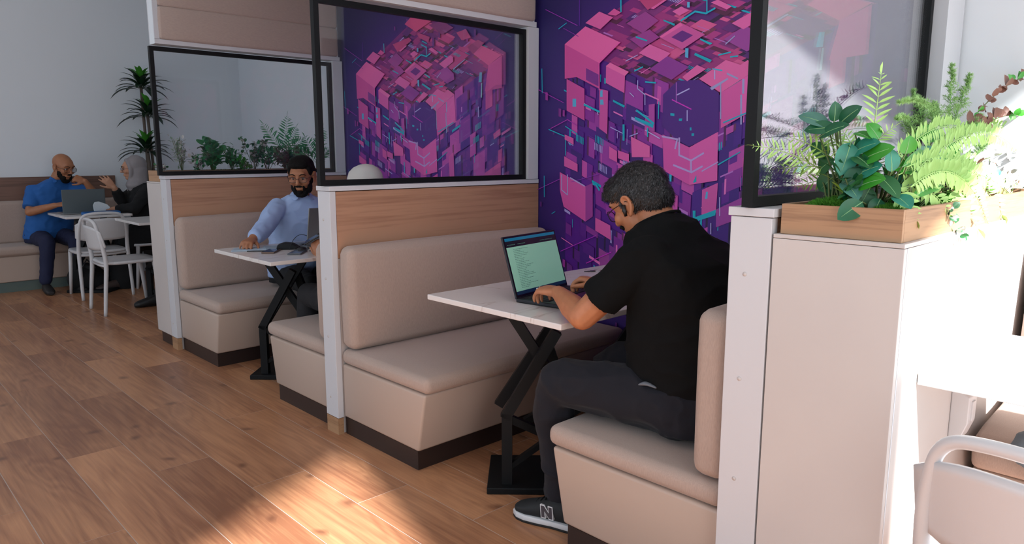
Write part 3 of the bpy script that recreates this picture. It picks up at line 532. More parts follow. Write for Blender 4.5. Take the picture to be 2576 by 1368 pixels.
def make_chair(label, loc, rz, group='white plastic chairs'):
    """moulded white chair; local +y is the way a sitter faces"""
    t = thing('plastic_chair', label, 'chair', loc, rz, group)
    # rear legs and top arch in one bent tube
    pts = []
    side = [(-.215, -.235, 0), (-.212, -.215, .22), (-.207, -.195, .44), (-.202, -.215, .60), (-.188, -.232, .70)]
    arch = [(-.172, -.240, .752), (-.14, -.246, .782), (-.08, -.252, .794), (0, -.255, .797)]
    half = side+arch; pts = half+[(-x, y, z) for x, y, z in reversed(half[:-1])]
    rr = [.0145, .016, .018, .0165, .015]+[.0145]*4; rr = rr+list(reversed(rr[:-1]))
    # smooth the path
    P = [V(p) for p in pts]; S = []; SR = []
    for i in range(len(P)-1):
        p0, p1, p2, p3 = P[max(i-1, 0)], P[i], P[i+1], P[min(i+2, len(P)-1)]
        for k in range(4):
            u = k/4; S.append(.5*((2*p1)+(-p0+p2)*u+(2*p0-5*p1+4*p2-p3)*u*u+(-p0+3*p1-3*p2+p3)*u**3)); SR.append(rr[i]*(1-u)+rr[i+1]*u)
    S.append(P[-1]); SR.append(rr[-1])
    b = B(); b.tube(S, SR, 10); b.obj('back_frame', WHITEP, t)
    # curved backrest panel, wider than the frame, below the top bar
    b = B(); n = 14; rows = 8
    def pt(u, v, d):
        x = .225*u; z = .545+.205*v; edge = abs(u)**6*.03
        z = .545+edge+(.205-.045*abs(u)**3-2*edge*.6)*v
        y = -.262+.055*u*u-.03*(v-.5)
        return V((x, y+d, z))
    vs = [[[b.bm.verts.new(pt(-1+2*i/n, j/rows, d)) for j in range(rows+1)] for i in range(n+1)] for d in (.006, -.006)]
    for a in range(2):
        for i in range(n):
            for j in range(rows): b.bm.faces.new((vs[a][i][j], vs[a][i+1][j], vs[a][i+1][j+1], vs[a][i][j+1]))
    for i in range(n):
        for j in (0, rows): b.bm.faces.new((vs[0][i][j], vs[0][i+1][j], vs[1][i+1][j], vs[1][i][j]))
    for j in range(rows):
        for i in (0, n): b.bm.faces.new((vs[0][i][j], vs[0][i][j+1], vs[1][i][j+1], vs[1][i][j]))
    bmesh.ops.recalc_face_normals(b.bm, faces=b.bm.faces); b.obj('backrest', WHITEP, t, True)
    # seat with a gentle dish
    b = B(); out = []
    for k in range(40):
        a = 2*pi*k/40; c_, s_ = cos(a), sin(a); e = 4.5
        out.append((.222*math.copysign(abs(c_)**(2/e), c_), .01+.222*math.copysign(abs(s_)**(2/e), s_)))
    lay = []
    for sc_, z in ((1, .423), (1.0, .438), (.97, .448), (.7, .440), (.35, .434)):
        lay.append([b.bm.verts.new((x*sc_, .01+(y-.01)*sc_, z)) for x, y in out])
    b.bm.faces.new(lay[0])
    for A, C in zip(lay, lay[1:]):
        for k in range(40): b.bm.faces.new((A[k], A[(k+1) % 40], C[(k+1) % 40], C[k]))
    b.bm.faces.new(lay[-1]); bmesh.ops.recalc_face_normals(b.bm, faces=b.bm.faces); b.obj('seat', WHITEP, t, True)
    for s in (-1, 1):
        b = B(); b.tube([(s*.21, .225, 0), (s*.2, .205, .2), (s*.19, .185, .425)], [.013, .016, .019], 10); b.obj('front_leg', WHITEP, t)
        b = B(); b.tube([(s*.207, -.197, .44), (s*.203, -.17, .437), (s*.198, -.1, .432), (s*.19, .185, .43)], [.012, .013, .013, .012], 8); b.obj('side_rail', WHITEP, t)
    b = B(); b.tube([(-.205, -.195, .415), (0, -.19, .405), (.205, -.195, .415)], .013, 8); b.obj('back_rail', WHITEP, t)
    return t
make_chair('white plastic chair at the far table, its back to the camera', (1.93, 7.74, 0), 0)
make_chair('white plastic chair seen side-on, nearest of the two far chairs', (1.905, 6.86, 0), R(-90))
make_chair('white plastic chair at the lower right edge, cut by the frame', (1.815, .212, 0), R(-98))
make_chair('white plastic chair under the woman in the grey headscarf', (2.50, 8.02, 0), R(90))
# far bench; wood band along the back wall, shade put into its colour
t = thing('wall_bench', 'long beige bench along the far wall under a wood band coloured darker for shade', 'bench', (.6, 8.95, 0))
put('wood_band', -3.0, -.03, .86, 1.86, -.002, 1.10, wood('shade-darkened walnut', '4b362d', '78584a', 0, 1.0), t)
cushion('back_cushion', -3.0, -.16, .44, 1.86, -.034, .858, t, r=.03)
cushion('seat_cushion', -3.0, -.52, .35, 1.86, -.034, .44, t, r=.03)
put('seat_base', -3.0, -.5, .1, 1.84, -.034, .348, LEATHER, t, .008); put('plinth', -3.0, -.485, 0, 1.83, -.034, .098, mat('worn teal plinth', '4b5f60', .5, noise=((4, 4, 9), '5d6a62', 3, .3, .7)), t)
# right hand bench beyond the side table
t = thing('corner_bench', 'pale bench with rounded seat and backrest, behind the sunlit table', 'bench', (2.35, .53, 0), 0)
b = B(); b.prism([(.06, .085), (.74, .085), (.74, .44), (.02, .44)], -.84, 0, 'y', .01, 2); b.obj('seat_base', LEATHER, t, True)
b = B(); b.prism([(0, .445), (.46, .445), (.46, .60), (.30, .575), (.10, .56), (.012, .545), (-.012, .50)], -.84, 0, 'y', .02, 3); b.obj('seat_cushion', FABRIC, t, True)
b = B(); b.prism([(.40, .60), (.74, .60), (.74, 1.16), (.52, 1.16), (.485, 1.10), (.46, .95), (.44, .78)], -.84, 0, 'y', .03, 3); b.obj('back_cushion', FABRIC, t, True)
put('plinth', .09, -.82, 0, .73, 0, .084, PLINTH, t)
# socket under the table
t = thing('wall_socket', 'white wall socket box under the sunlit table', 'socket', (2.22, .552, .63))
b = B(); b.prism([(0, .08), (-.012, .085), (-.045, .07), (-.045, -.005), (-.03, -.05), (0, -.085)], -.035, .035, 'x', .003, 2); b.obj('housing', WHITEP, t)
put('switch_rocker', -.014, -.049, .0, .014, -.044, .055, WHITEP, t, .001)
# ================================================================ PLANTS (coordinates in metres)
LEAVES=[((1.814,0.766,1.423),(1.808,0.764,1.472),0.036,0),((1.814,0.778,1.414),(1.802,0.851,1.440),0.042,3),((1.814,0.752,1.417),(1.790,0.692,1.456),0.042,0),((1.814,0.758,1.408),(1.790,0.828,1.403),0.04,0),((1.802,0.793,1.387),(1.778,0.713,1.414),0.038,0),((1.790,0.713,1.373),(1.766,0.723,1.295),0.055,1),((1.802,0.711,1.348),(1.778,0.641,1.373),0.045,1),((1.790,0.687,1.330),(1.778,0.609,1.362),0.048,2),((1.802,0.595,1.346),(1.790,0.585,1.388),0.04,2),((1.790,0.617,1.306),(1.784,0.623,1.360),0.038,1),((1.790,0.620,1.313),(1.985,0.620,1.303),0.056,2),((1.790,0.696,1.296),(1.778,0.632,1.322),0.045,1),((1.790,0.670,1.311),(1.766,0.716,1.266),0.05,0),((1.778,0.718,1.282),(1.754,0.671,1.241),0.052,3),((1.790,0.646,1.297),(1.766,0.588,1.247),0.045,4),((1.754,0.662,1.237),(1.712,0.699,1.196),0.05,0),((1.778,0.602,1.253),(1.754,0.557,1.226),0.045,1),((1.790,0.701,1.342),(1.766,0.654,1.313),0.05,4),((2.325,0.660,1.316),(2.400,0.660,1.379),0.035,2),((2.126,0.680,1.351),(2.249,0.640,1.336),0.04,1),((2.170,0.660,1.299),(2.290,0.600,1.259),0.04,2),((1.790,0.660,1.271),(1.778,0.687,1.205),0.055,4),((1.790,0.636,1.244),(1.772,0.648,1.203),0.04,0),((1.826,0.782,1.334),(1.814,0.819,1.373),0.05,4),((1.826,0.760,1.295),(1.826,0.796,1.255),0.05,4),((1.790,0.626,1.281),(1.963,0.620,1.257),0.045,1),((1.802,0.599,1.317),(2.160,0.660,1.332),0.035,2),((1.838,0.805,1.304),(1.814,0.757,1.334),0.05,4),((1.826,0.736,1.238),(1.826,0.777,1.266),0.05,4),((1.802,0.576,1.246),(2.212,0.640,1.258),0.035,2),((2.279,0.700,1.376),(2.408,0.700,1.411),0.03,2),((2.118,0.680,1.384),(2.201,0.660,1.417),0.035,2),((2.198,0.660,1.311),(2.015,0.640,1.355),0.05,1),((2.309,0.660,1.276),(2.336,0.600,1.299),0.05,2),((2.616,0.660,1.281),(2.672,0.600,1.291),0.05,1),((1.778,0.682,1.270),(1.754,0.614,1.291),0.05,2),((1.802,0.655,1.380),(1.790,0.680,1.417),0.04,2),((1.802,0.710,1.395),(1.778,0.664,1.380),0.03,2)]
FRONDS=[((1.814,0.672,1.381),(1.808,0.663,1.526),0.042,1),((1.838,0.795,1.304),(1.670,0.894,1.365),0.036,1),((1.826,0.752,1.324),(1.754,0.848,1.387),0.036,0),((1.838,0.746,1.305),(1.814,0.898,1.308),0.035,0),((1.826,0.726,1.353),(1.814,0.811,1.402),0.035,1),((1.850,0.759,1.285),(1.838,0.854,1.263),0.03,0),((1.814,0.621,1.335),(2.530,0.660,1.407),0.042,1),((1.814,0.584,1.299),(3.126,0.660,1.352),0.045,1),((1.802,0.590,1.317),(2.512,0.600,1.249),0.042,1),((1.790,0.574,1.273),(2.776,0.580,1.198),0.045,1),((1.790,0.574,1.273),(2.403,0.560,1.153),0.045,1),((1.790,0.607,1.263),(2.048,0.560,1.197),0.04,1),((2.354,0.720,1.342),(3.388,0.700,1.408),0.045,1),((1.814,0.665,1.335),(1.802,0.763,1.353),0.035,1),((2.366,0.700,1.308),(2.739,0.660,1.304),0.045,1),((1.814,0.684,1.353),(1.814,0.627,1.407),0.03,1),((1.790,0.602,1.299),(2.132,0.600,1.282),0.045,1),((2.194,0.700,1.332),(2.466,0.680,1.354),0.04,1),((2.504,0.660,1.248),(2.947,0.600,1.236),0.04,1),((1.826,0.706,1.334),(1.826,0.748,1.401),0.03,1),((1.778,0.612,1.273),(1.821,0.570,1.200),0.04,1),((2.152,0.620,1.229),(2.268,0.550,1.147),0.055,1),((2.342,0.640,1.287),(2.546,0.560,1.168),0.055,1)]
ASPAR=[((2.537,0.720,1.402),(2.512,0.720,1.606),0.05),((2.580,0.720,1.427),(2.624,0.700,1.584),0.05),((2.477,0.720,1.413),(1.838,0.629,1.463),0.045),((2.409,0.740,1.377),(2.332,0.760,1.525),0.04),((2.478,0.740,1.389),(2.448,0.740,1.494),0.05),((2.305,0.740,1.387),(1.844,0.632,1.426),0.035),((3.198,0.700,1.355),(3.371,0.700,1.445),0.04),((2.756,0.700,1.329),(2.968,0.700,1.395),0.04),((2.535,0.700,1.366),(2.716,0.680,1.466),0.04)]
BRANCH=[((2.564,0.700,1.396),(3.079,0.660,1.606)),((2.686,0.700,1.404),(3.070,0.660,1.477))]
TUFTS=[(3.251,0.660,1.282),(3.118,0.680,1.326),(3.018,0.640,1.259),(2.860,0.680,1.328),(2.524,0.660,1.307),(2.703,0.660,1.279),(3.052,0.620,1.218),(2.054,0.570,1.191),(2.097,0.560,1.143),(2.906,0.640,1.275),(2.547,0.640,1.253)]

GR = [mat('deep green leaf', '1b6340', .4, noise=((30, 30, 30), '155434', 2, .3, .7)), mat('blue green leaf', '2b8a70', .4, noise=((30, 30, 30), '227660', 2, .3, .7)), mat('bright green leaf', '3f9a2c', .4, noise=((20, 20, 20), '2f8a22', 2, .3, .7)),
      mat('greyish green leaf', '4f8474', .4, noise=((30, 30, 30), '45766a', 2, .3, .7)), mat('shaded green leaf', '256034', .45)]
FRN = [mat('olive fern', '86b048', .5), mat('fresh fern', 'a6cf74', .5)]
ASPM = mat('asparagus fern', '93bf74', .6); BRNM = mat('russet leaf', '7a5244', .5); WHTM = mat('silvery leaf', 'b9bdb6', .5); STEM = mat('plant stem', '5a6a3a', .7); MOSS = mat('green moss', '4f8f25', .9)
for m_ in GR+FRN+[ASPM]: m_.node_tree.nodes['Principled BSDF'].inputs['Transmission Weight'].default_value = 0
def leaf_bm(bm, base, tip, wd, up=(0, 0, 1), bend=.12, fold=.25, n=7, point=1.0, twist=0):
    base, tip = V(base), V(tip); d = tip-base; L_ = d.length
    if L_ < 1e-5: return
    t = d/L_; u = V(up); u = u-t*u.dot(t)
    if u.length < 1e-3: u = V((1, 0, 0))-t*t.x
    u.normalize(); s = t.cross(u)
    if twist: q = Q(t, twist); u = q @ u; s = q @ s
    rows = []
    for i in range(n+1):
        x = i/n; w_ = wd*.5*2.52*x**.6*(1-x)**.75 if 0 < x < 1 else 0
        c = base+t*L_*x+u*(bend*L_*(4*x*(1-x))*.5)
        if w_ < 1e-6: rows.append([bm.verts.new(c)])
        else: rows.append([bm.verts.new(c-s*w_+u*w_*fold), bm.verts.new(c), bm.verts.new(c+s*w_+u*w_*fold)])
    for a, b in zip(rows, rows[1:]):
        if len(a) == 1 and len(b) == 3: fs = ((a[0], b[0], b[1]), (a[0], b[1], b[2]))
        elif len(b) == 1 and len(a) == 3: fs = ((a[0], b[0], a[1]), (a[1], b[0], a[2]))
        elif len(a) == 3: fs = ((a[0], b[0], b[1], a[1]), (a[1], b[1], b[2], a[2]))
        else: continue
        for f in fs: bm.faces.new(f).smooth = True
def arc(a, b, up, k, n=10):
    a, b = V(a), V(b); L_ = (b-a).length
    return [a.lerp(b, i/n)+V(up)*(k*L_*4*(i/n)*(1-i/n)) for i in range(n+1)]
def frond_mesh(a, b, wd, n=15, k=.10, lw=.17):
    """feather frond: midrib with paired pointed leaflets"""
    B_ = B(); P = arc(a, b, (0, 0, 1), k, n); L_ = (V(b)-V(a)).length
    B_.tube(P, [.0016*(1-.6*i/n) for i in range(n+1)], 4)
    rnd = random.Random(int(L_*1e5))
    for i in range(2, n+1):
        t = (P[min(i+1, n)]-P[i-1]).normalized(); v = V((.69, .72, 0)); side = t.cross(v)
        if side.length < .2: side = t.cross(V((0, 0, 1)))
        side.normalize(); s = wd*(sin(pi*min(.97, (i/n)*.82+.16))**.6)
        for sg in (-1, 1):
            d = (t*.62+side*sg*.85+V((0, 0, -.1))+V([rnd.uniform(-.22, .22) for _ in range(3)])).normalized()
            leaf_bm(B_.bm, P[i], P[i]+d*s*rnd.uniform(.85, 1.1), s*lw, up=(-.6, -.6, .5), bend=.06, fold=.3, n=3)
    leaf_bm(B_.bm, P[-1], P[-1]+(P[-1]-P[-2]).normalized()*wd*.7, wd*lw, n=3)
    return B_.mesh()
def asp_mesh(a, b, wd, n=22):
    """asparagus fern: fine needles on short side twigs"""
    B_ = B(); P = arc(a, b, (0, 0, 1), .05, n); B_.tube(P, .0012, 4); rnd = random.Random(int(wd*1e4)+n)
    for i in range(2, n+1):
        for sg in range(3):
            an = rnd.uniform(0, 2*pi); d = V((cos(an), sin(an), rnd.uniform(.1, .9))).normalized(); s = wd*(1.1-i/n)*rnd.uniform(.5, 1); q = P[i]+d*s
            nn = 6
            for j in range(nn+1):
                c = P[i].lerp(q, j/nn)
                for _ in range(4):
                    e = (d*.7+V([rnd.uniform(-1, 1) for _ in range(3)])).normalized()*.011
                    o_ = e.cross(V((.3, .5, .8))).normalized()*.0010
                    B_.bm.faces.new([B_.bm.verts.new(c-o_), B_.bm.verts.new(c+o_), B_.bm.verts.new(c+e)])
    return B_.mesh()
def pot_plant(name, label, base, cat='plant', group=None): return thing(name, label, cat, base, 0, group)
def sub(parent, me, name, m):
    """mesh given in world metres, hung under PARENT"""
    me.transform(M.Translation(-parent.location)); me.name = name; return link(name, me, m, parent)
SOILZ = 1.196; RIB = mat('pale leaf rib', '8fbf86', .5)
# broad-leaved plants: stems rise from the tray, each large leaf a part
groups = [([0, 1, 2, 3, 4], (1.80, .72), 'tall stem of five dark oval leaves at the left of the right tray'),
          ([5, 6, 12, 13, 17, 21, 15, 22], (1.79, .66), 'dark teal broad-leaved plant with one leaf hanging over the tray front'),
          ([7, 8, 9, 10, 11, 14, 16, 26, 35, 36, 37], (1.86, .67), 'broad-leaved plant with bright green leaves in the middle of the right tray'),
          ([18, 19, 20, 25, 29, 30, 31, 32, 33, 34], (1.98, .66), 'sunlit broad-leaved plant towards the right of the right tray'),
          ([23, 24, 27, 28], (1.79, .75), 'shaded broad-leaved plant at the back left of the right tray')]
for idx, (x, y), lab in groups:
    t = pot_plant('broad_leaf_plant', lab, (x, y, SOILZ-.002), group='broad-leaved plants in the right tray')
    bs = B(); top = V((0, 0, 0))
    for i in idx: top += V(LEAVES[i][0])
    top /= len(idx)
    for i in idx:
        a = V(LEAVES[i][0]); p0 = V((x, y, SOILZ-.01)); bs.tube([p0, p0.lerp(a, .5)+V((0, 0, .02)), a], [.003, .0025, .0018], 5)
    sub(t, bs.mesh(), 'stem', STEM)
    for i in idx:
        a, b_, w_, m_ = LEAVES[i]; B_ = B(); leaf_bm(B_.bm, a, b_, w_*.98, up=(-.62, -.62, .5), bend=.14, fold=.22, n=9); nf = len(B_.bm.faces)
        av, bv = V(a), V(b_); tt = (bv-av).normalized(); uu = V((-.62, -.62, .5)); uu = (uu-tt*uu.dot(tt)).normalized()
        B_.tube([av+tt*(bv-av).length*x+uu*(.14*(bv-av).length*2*x*(1-x)+.0004) for x in (0, .15, .35, .6, .85)], [.0016, .0012, .0010, .0007, .0004], 4)
        B_.bm.faces.ensure_lookup_table()
        for f_ in B_.bm.faces[nf:]: f_.material_index = 1
        sub(t, B_.mesh(), 'leaf', [GR[m_], RIB])
fgroups = [([0, 15, 19], (1.87, .70), 'upright fern with the tallest frond on the right tray'), ([1, 2, 3, 4, 5, 13], (1.80, .76), 'fern spreading left across the black glass frame'),
           ([6, 7, 12, 14, 17], (1.95, .70), 'pale fern arching right above the tray'), ([8, 9, 16, 18], (1.93, .66), 'sunlit fern leaning over the tray side'), ([10, 11, 20, 21, 22], (1.93, .62), 'fern hanging down over the sunlit tray side')]
for idx, (x, y), lab in fgroups:
    t = pot_plant('fern', lab, (x, y, SOILZ-.002), group='ferns in the right tray'); bs = B()
    for i in idx:
        a = V(FRONDS[i][0]); p0 = V((x, y, SOILZ-.01)); bs.tube([p0, p0.lerp(a, .5)+V((0, 0, .015)), a], .0016, 4)
    sub(t, bs.mesh(), 'stem', STEM)
    for i in idx:
        a, b_, w_, m_ = FRONDS[i]; L_ = (V(a)-V(b_)).length; sub(t, frond_mesh(a, b_, w_, max(8, int(L_/.0145)), .06 if i not in (10, 11, 20, 21, 22) else .13, .17 if i not in (10, 11, 20, 21, 22) else .30), 'frond', FRN[m_])
t = pot_plant('asparagus_fern', 'feathery asparagus fern standing tallest right of the black frame', (2.1, .72, SOILZ-.002))
bs = B()
for a, b_, w_ in ASPAR: bs.tube([V((2.1, .72, SOILZ-.01)), V(a).lerp(V((2.1, .72, 1.25)), .4), V(a)], .0014, 4)
sub(t, bs.mesh(), 'stem', STEM)
for a, b_, w_ in ASPAR: sub(t, asp_mesh(a, b_, w_), 'frond', ASPM)
t = pot_plant('russet_branch', 'reddish brown leafy branch reaching up right from the sunlit planter', (2.15, .70, SOILZ-.002)); bs = B()
rnd = random.Random(5); lv = []
for a, b_ in BRANCH:
    P = arc(a, b_, (0, 0, 1), .05, 14); bs.tube([V((2.15, .70, SOILZ-.01))]+P, .0016, 5)
    for i, p in enumerate(P[2:]):
        for sg in (-1, 1):
            d = V((rnd.uniform(-1, 1), rnd.uniform(-.6, .3), rnd.uniform(-.3, 1))).normalized(); lv.append((p, p+d*rnd.uniform(.02, .045), .022, BRNM if 2 < i < 9 else GR[2] if rnd.random() < .6 else BRNM))
sub(t, bs.mesh(), 'stem', STEM)
for a, b_, w_, m_ in lv:
    B_ = B(); leaf_bm(B_.bm, a, b_, w_, up=(-.6, -.6, .4), n=4); sub(t, B_.mesh(), 'leaf', m_)
for k, c in enumerate(TUFTS):
    t = pot_plant('silvery_plant', ['white-leaved tuft highest at the right frame edge', 'silvery tuft beside the asparagus fern', 'small white-leaved tuft low at the right edge of the frame', 'silvery tuft under the russet branch', 'silvery tuft between the sunlit ferns', 'pale tuft behind the arching fern',
         'white-leaved tuft lowest at the right frame edge', 'dark small-leaved sprig hanging on the sunlit tray side', 'lowest hanging sprig below the sunlit tray', 'white tuft among the right fern tips', 'pale tuft in front of the arching fern'][k], c, group='small silvery plants in the right tray')
    B_ = B(); hang = k in (7, 8)
    p0 = V((c[0]-(.04 if hang else 0), max(.58, c[1]), SOILZ if not hang else 1.215)); B_.tube([p0, V(c)], .0014, 4); sub(t, B_.mesh(), 'stem', STEM)
    for j in range(14):
        d = V((rnd.uniform(-1, 1), rnd.uniform(-1, .4), rnd.uniform(-.9, 1))).normalized(); q = V(c)+d*rnd.uniform(.004, .03)
        B_ = B(); leaf_bm(B_.bm, q, q+d*rnd.uniform(.014, .026), .014, up=(-.6, -.6, .4), n=4); sub(t, B_.mesh(), 'leaf', (WHTM if rnd.random() < .75 else BRNM) if not hang else (GR[4] if j % 2 else WHTM))
def moss(c, r, label, n=1500, m=MOSS):
    B_ = B(); rnd = random.Random(n)
    B_.ball(c, (r[0]*.93, r[1]*.93, r[2]*.93), u=20, v=12)
    for _ in range(n):
        d = V([rnd.gauss(0, 1) for _ in range(3)]); d.z = abs(d.z); d.normalize(); p = V((c[0]+d.x*r[0], c[1]+d.y*r[1], c[2]+d.z*r[2])); e = d*.006
        for _k in range(2):
            o_ = V([rnd.uniform(-1, 1) for _ in range(3)]).normalized()*.003; B_.bm.faces.new([B_.bm.verts.new(p-e-o_), B_.bm.verts.new(p-e+o_), B_.bm.verts.new(p+e*.8+o_.yzx)])
    o = B_.obj('moss_mound', m); tag(o, label, 'moss', kind='stuff'); return o
moss((1.80, .735, 1.20), (.055, .085, .042), 'mound of green moss at the left end of the right tray')
moss((1.80, .62, 1.20), (.05, .045, .03), 'bright moss at the front corner of the right tray')
moss((2.3, .70, 1.20), (.40, .10, .03), 'moss bed under the sunlit ferns of the right tray', 3000)
# far planter
def bush(label, x, y, z, h, r, n, m, name='small_bush', lw=.02, ll=.035, group='plants in the far tray', seed=1):
    t = pot_plant(name, label, (x, y, z), group=group); rnd = random.Random(seed); bs = B(); B_ = B(); tips = []
    for s in range(9):
        an = rnd.uniform(0, 2*pi); q = V((x+r*cos(an)*rnd.random(), y+r*.6*sin(an)*rnd.random(), z+h*rnd.uniform(.6, 1))); bs.tube([V((x, y, z)), V((x, y, z)).lerp(q, .5)+V((0, 0, .02)), q], .0018, 4); tips.append(q)
    sub(t, bs.mesh(), 'stem', STEM); ms = m if isinstance(m, list) else [m]
    shared_ = {}
    for k in range(n):
        q = rnd.choice(tips); p = V((x, y, z)).lerp(q, rnd.uniform(.35, 1))+V([rnd.uniform(-.02, .02) for _ in range(3)]); d = V([rnd.uniform(-1, 1), rnd.uniform(-1, 1), rnd.uniform(-.4, 1)]).normalized()
        i = k % len(ms)
        if i not in shared_:
            Bq = B(); leaf_bm(Bq.bm, (0, 0, 0), (ll, 0, 0), lw, n=4); shared_[i] = Bq.mesh(); shared_[i].name = 'leaf'; shared_[i].materials.append(ms[i])
        o = link('leaf', shared_[i], None, t); o.location = p-t.location; o.rotation_euler = d.to_track_quat('X', 'Z').to_euler(); o.scale = (1, 1, 1) if rnd.random() < .5 else (1.3, 1.3, 1.3)
ZT = 1.197
bush('low dark filler greenery under the big leaves of the right tray', 1.80, .70, ZT, .14, .07, 110, [GR[4], FRN[0], GR[0]], lw=.012, ll=.045, group='small bushes in the right tray', seed=12)
bush('low olive filler greenery behind the tallest frond', 1.90, .74, ZT, .15, .09, 110, [FRN[0], GR[4], FRN[1]], lw=.010, ll=.05, group='small bushes in the right tray', seed=13)
bush('sunlit filler greenery under the arching ferns', 2.12, .68, ZT, .12, .13, 140, [FRN[1], GR[2], WHTM], lw=.012, ll=.05, group='small bushes in the right tray', seed=14)
bush('pale filler greenery at the right edge of the frame', 2.42, .66, ZT, .13, .13, 120, [WHTM, FRN[1], BRNM], lw=.016, ll=.03, group='small bushes in the right tray', seed=15)
bush('pinkish white flowering tuft at the aisle end of the far tray', 1.78, 5.37, ZT, .08, .05, 70, [mat('pink bud', 'c9a5a5', .6), WHTM, GR[4]], 'flower_tuft', .014, .018, seed=2)
bush('tall pale flowering bush at the left of the far tray', 1.93, 5.40, ZT, .27, .09, 190, [WHTM, mat('pale green leaf', '86a184', .6)], lw=.014, ll=.024, seed=3)
bush('round-leaved green plant in the far tray', 2.14, 5.40, ZT, .24, .12, 120, [mat('mid green leaf', '2f8a4e', .5)], lw=.045, ll=.05, seed=4)
bush('small bright green plant low in the middle of the far tray', 2.36, 5.36, ZT, .10, .09, 80, [GR[2]], lw=.016, ll=.04, seed=5)
bush('dense bushy green plant in the middle of the far tray', 2.46, 5.40, ZT, .27, .15, 260, [mat('forest green leaf', '2c7a4c', .5), GR[4], WHTM], lw=.02, ll=.03, seed=6)
bush('dark bush under the fern of the far tray', 2.72, 5.38, ZT, .22, .14, 190, [GR[4], GR[0]], lw=.024, ll=.035, seed=7)
bush('leafy green plant left of the round-leaved one in the far tray', 2.03, 5.36, ZT, .14, .09, 110, [MATS['mid green leaf'], WHTM], lw=.02, ll=.03, seed=21)
bush('loose green plant beside the small bright one in the far tray', 2.30, 5.42, ZT, .20, .11, 130, [MATS['forest green leaf'], MATS['mid green leaf']], lw=.02, ll=.035, seed=22)
bush('tall loose bush just left of the tall far fern', 2.58, 5.42, ZT, .24, .12, 170, [MATS['mid green leaf'], MATS['forest green leaf']], lw=.018, ll=.032, seed=23)
bush('dark bush right of the tall far fern', 2.86, 5.40, ZT, .20, .12, 150, [GR[4], MATS['forest green leaf']], lw=.022, ll=.034, seed=24)
DF = mat('shaded fern green', '2f8a52', .6)
for (x, lab, fr) in ((2.70, 'tall fern in the far tray left of the bearded head', [((-.02, .30), (-.17, .36)), ((0, .3), (.03, .42)), ((.02, .28), (.16, .26)), ((-.02, .2), (-.2, .17)), ((0, .22), (.18, .18)), ((0, .25), (.1, .34))]),
                     (2.97, 'spiky fern at the far end of the far tray', [((0, .2), (.06, .34)), ((0, .2), (-.1, .27)), ((0, .16), (-.16, .18)), ((0, .16), (.1, .18))])):
    t = pot_plant('fern', lab, (x, 5.38, ZT), group='plants in the far tray'); bs = B()
    for (a, b_) in fr: bs.tube([(x, 5.38, ZT), (x+a[0], 5.38, ZT+a[1]*.5)], .0022, 4)
    sub(t, bs.mesh(), 'stem', STEM)
    for (a, b_) in fr: sub(t, frond_mesh((x+a[0]*.3, 5.38, ZT+a[1]*.45), (x+b_[0], 5.36, ZT+b_[1]), .075, 14, .04, .16), 'frond', DF)
moss((2.3, 5.375, ZT), (.5, .09, .03), 'dark moss bed along the far tray', 900, mat('dark moss', '1d4a2a', .9))
# dracaena with three crowns
DR = [mat('dracaena leaf', '16301c', .4), mat('young dracaena leaf', '3f8a2a', .45)]
t = thing('dracaena', 'tall dracaena with three dark leaf crowns by the far wall', 'plant', (2.74, 8.62, 0))
b = B(); b.lathe([(.11, 0), (.14, .3), (.145, .32), (.13, .32), (.125, .28), (.001, .28)], n=24); b.obj('pot', mat('grey plant pot', '5a5c5e', .6), t)
b = B(); b.tube([(0, 0, .28), (.01, 0, 1.0), (-.02, 0, 1.45)], .018, 8); b.tube([(.03, .02, .28), (.04, .02, 1.2), (.02, .02, 1.80)], .016, 8); b.tube([(-.03, .03, .28), (-.01, .04, 1.3), (-.02, .03, 2.08)], .016, 8); b.obj('trunk', mat('dracaena trunk', '5c5148', .8), t)
rnd = random.Random(3)
for cx_, cz in ((-.02, 1.42), (.03, 1.80), (-.02, 2.10)):
    for k in range(34):
        an = k*2.4; el = -.25+1.45*k/34; L_ = rnd.uniform(.26, .36)*(1-.35*k/34)
        d = V((cos(an)*cos(el), sin(an)*cos(el), sin(el))); p = V((cx_, .02, cz-.08+.05*k/34))+d*.015
        q = V((p.x+d.x*L_, max(-.6, min(.27, p.y+d.y*L_)), p.z+d.z*L_-.03*cos(el)))
        B_ = B(); leaf_bm(B_.bm, p, q, .058, bend=.30, fold=.3, n=6); link('leaf', B_.mesh(), DR[1 if k > 25 else 0], t)
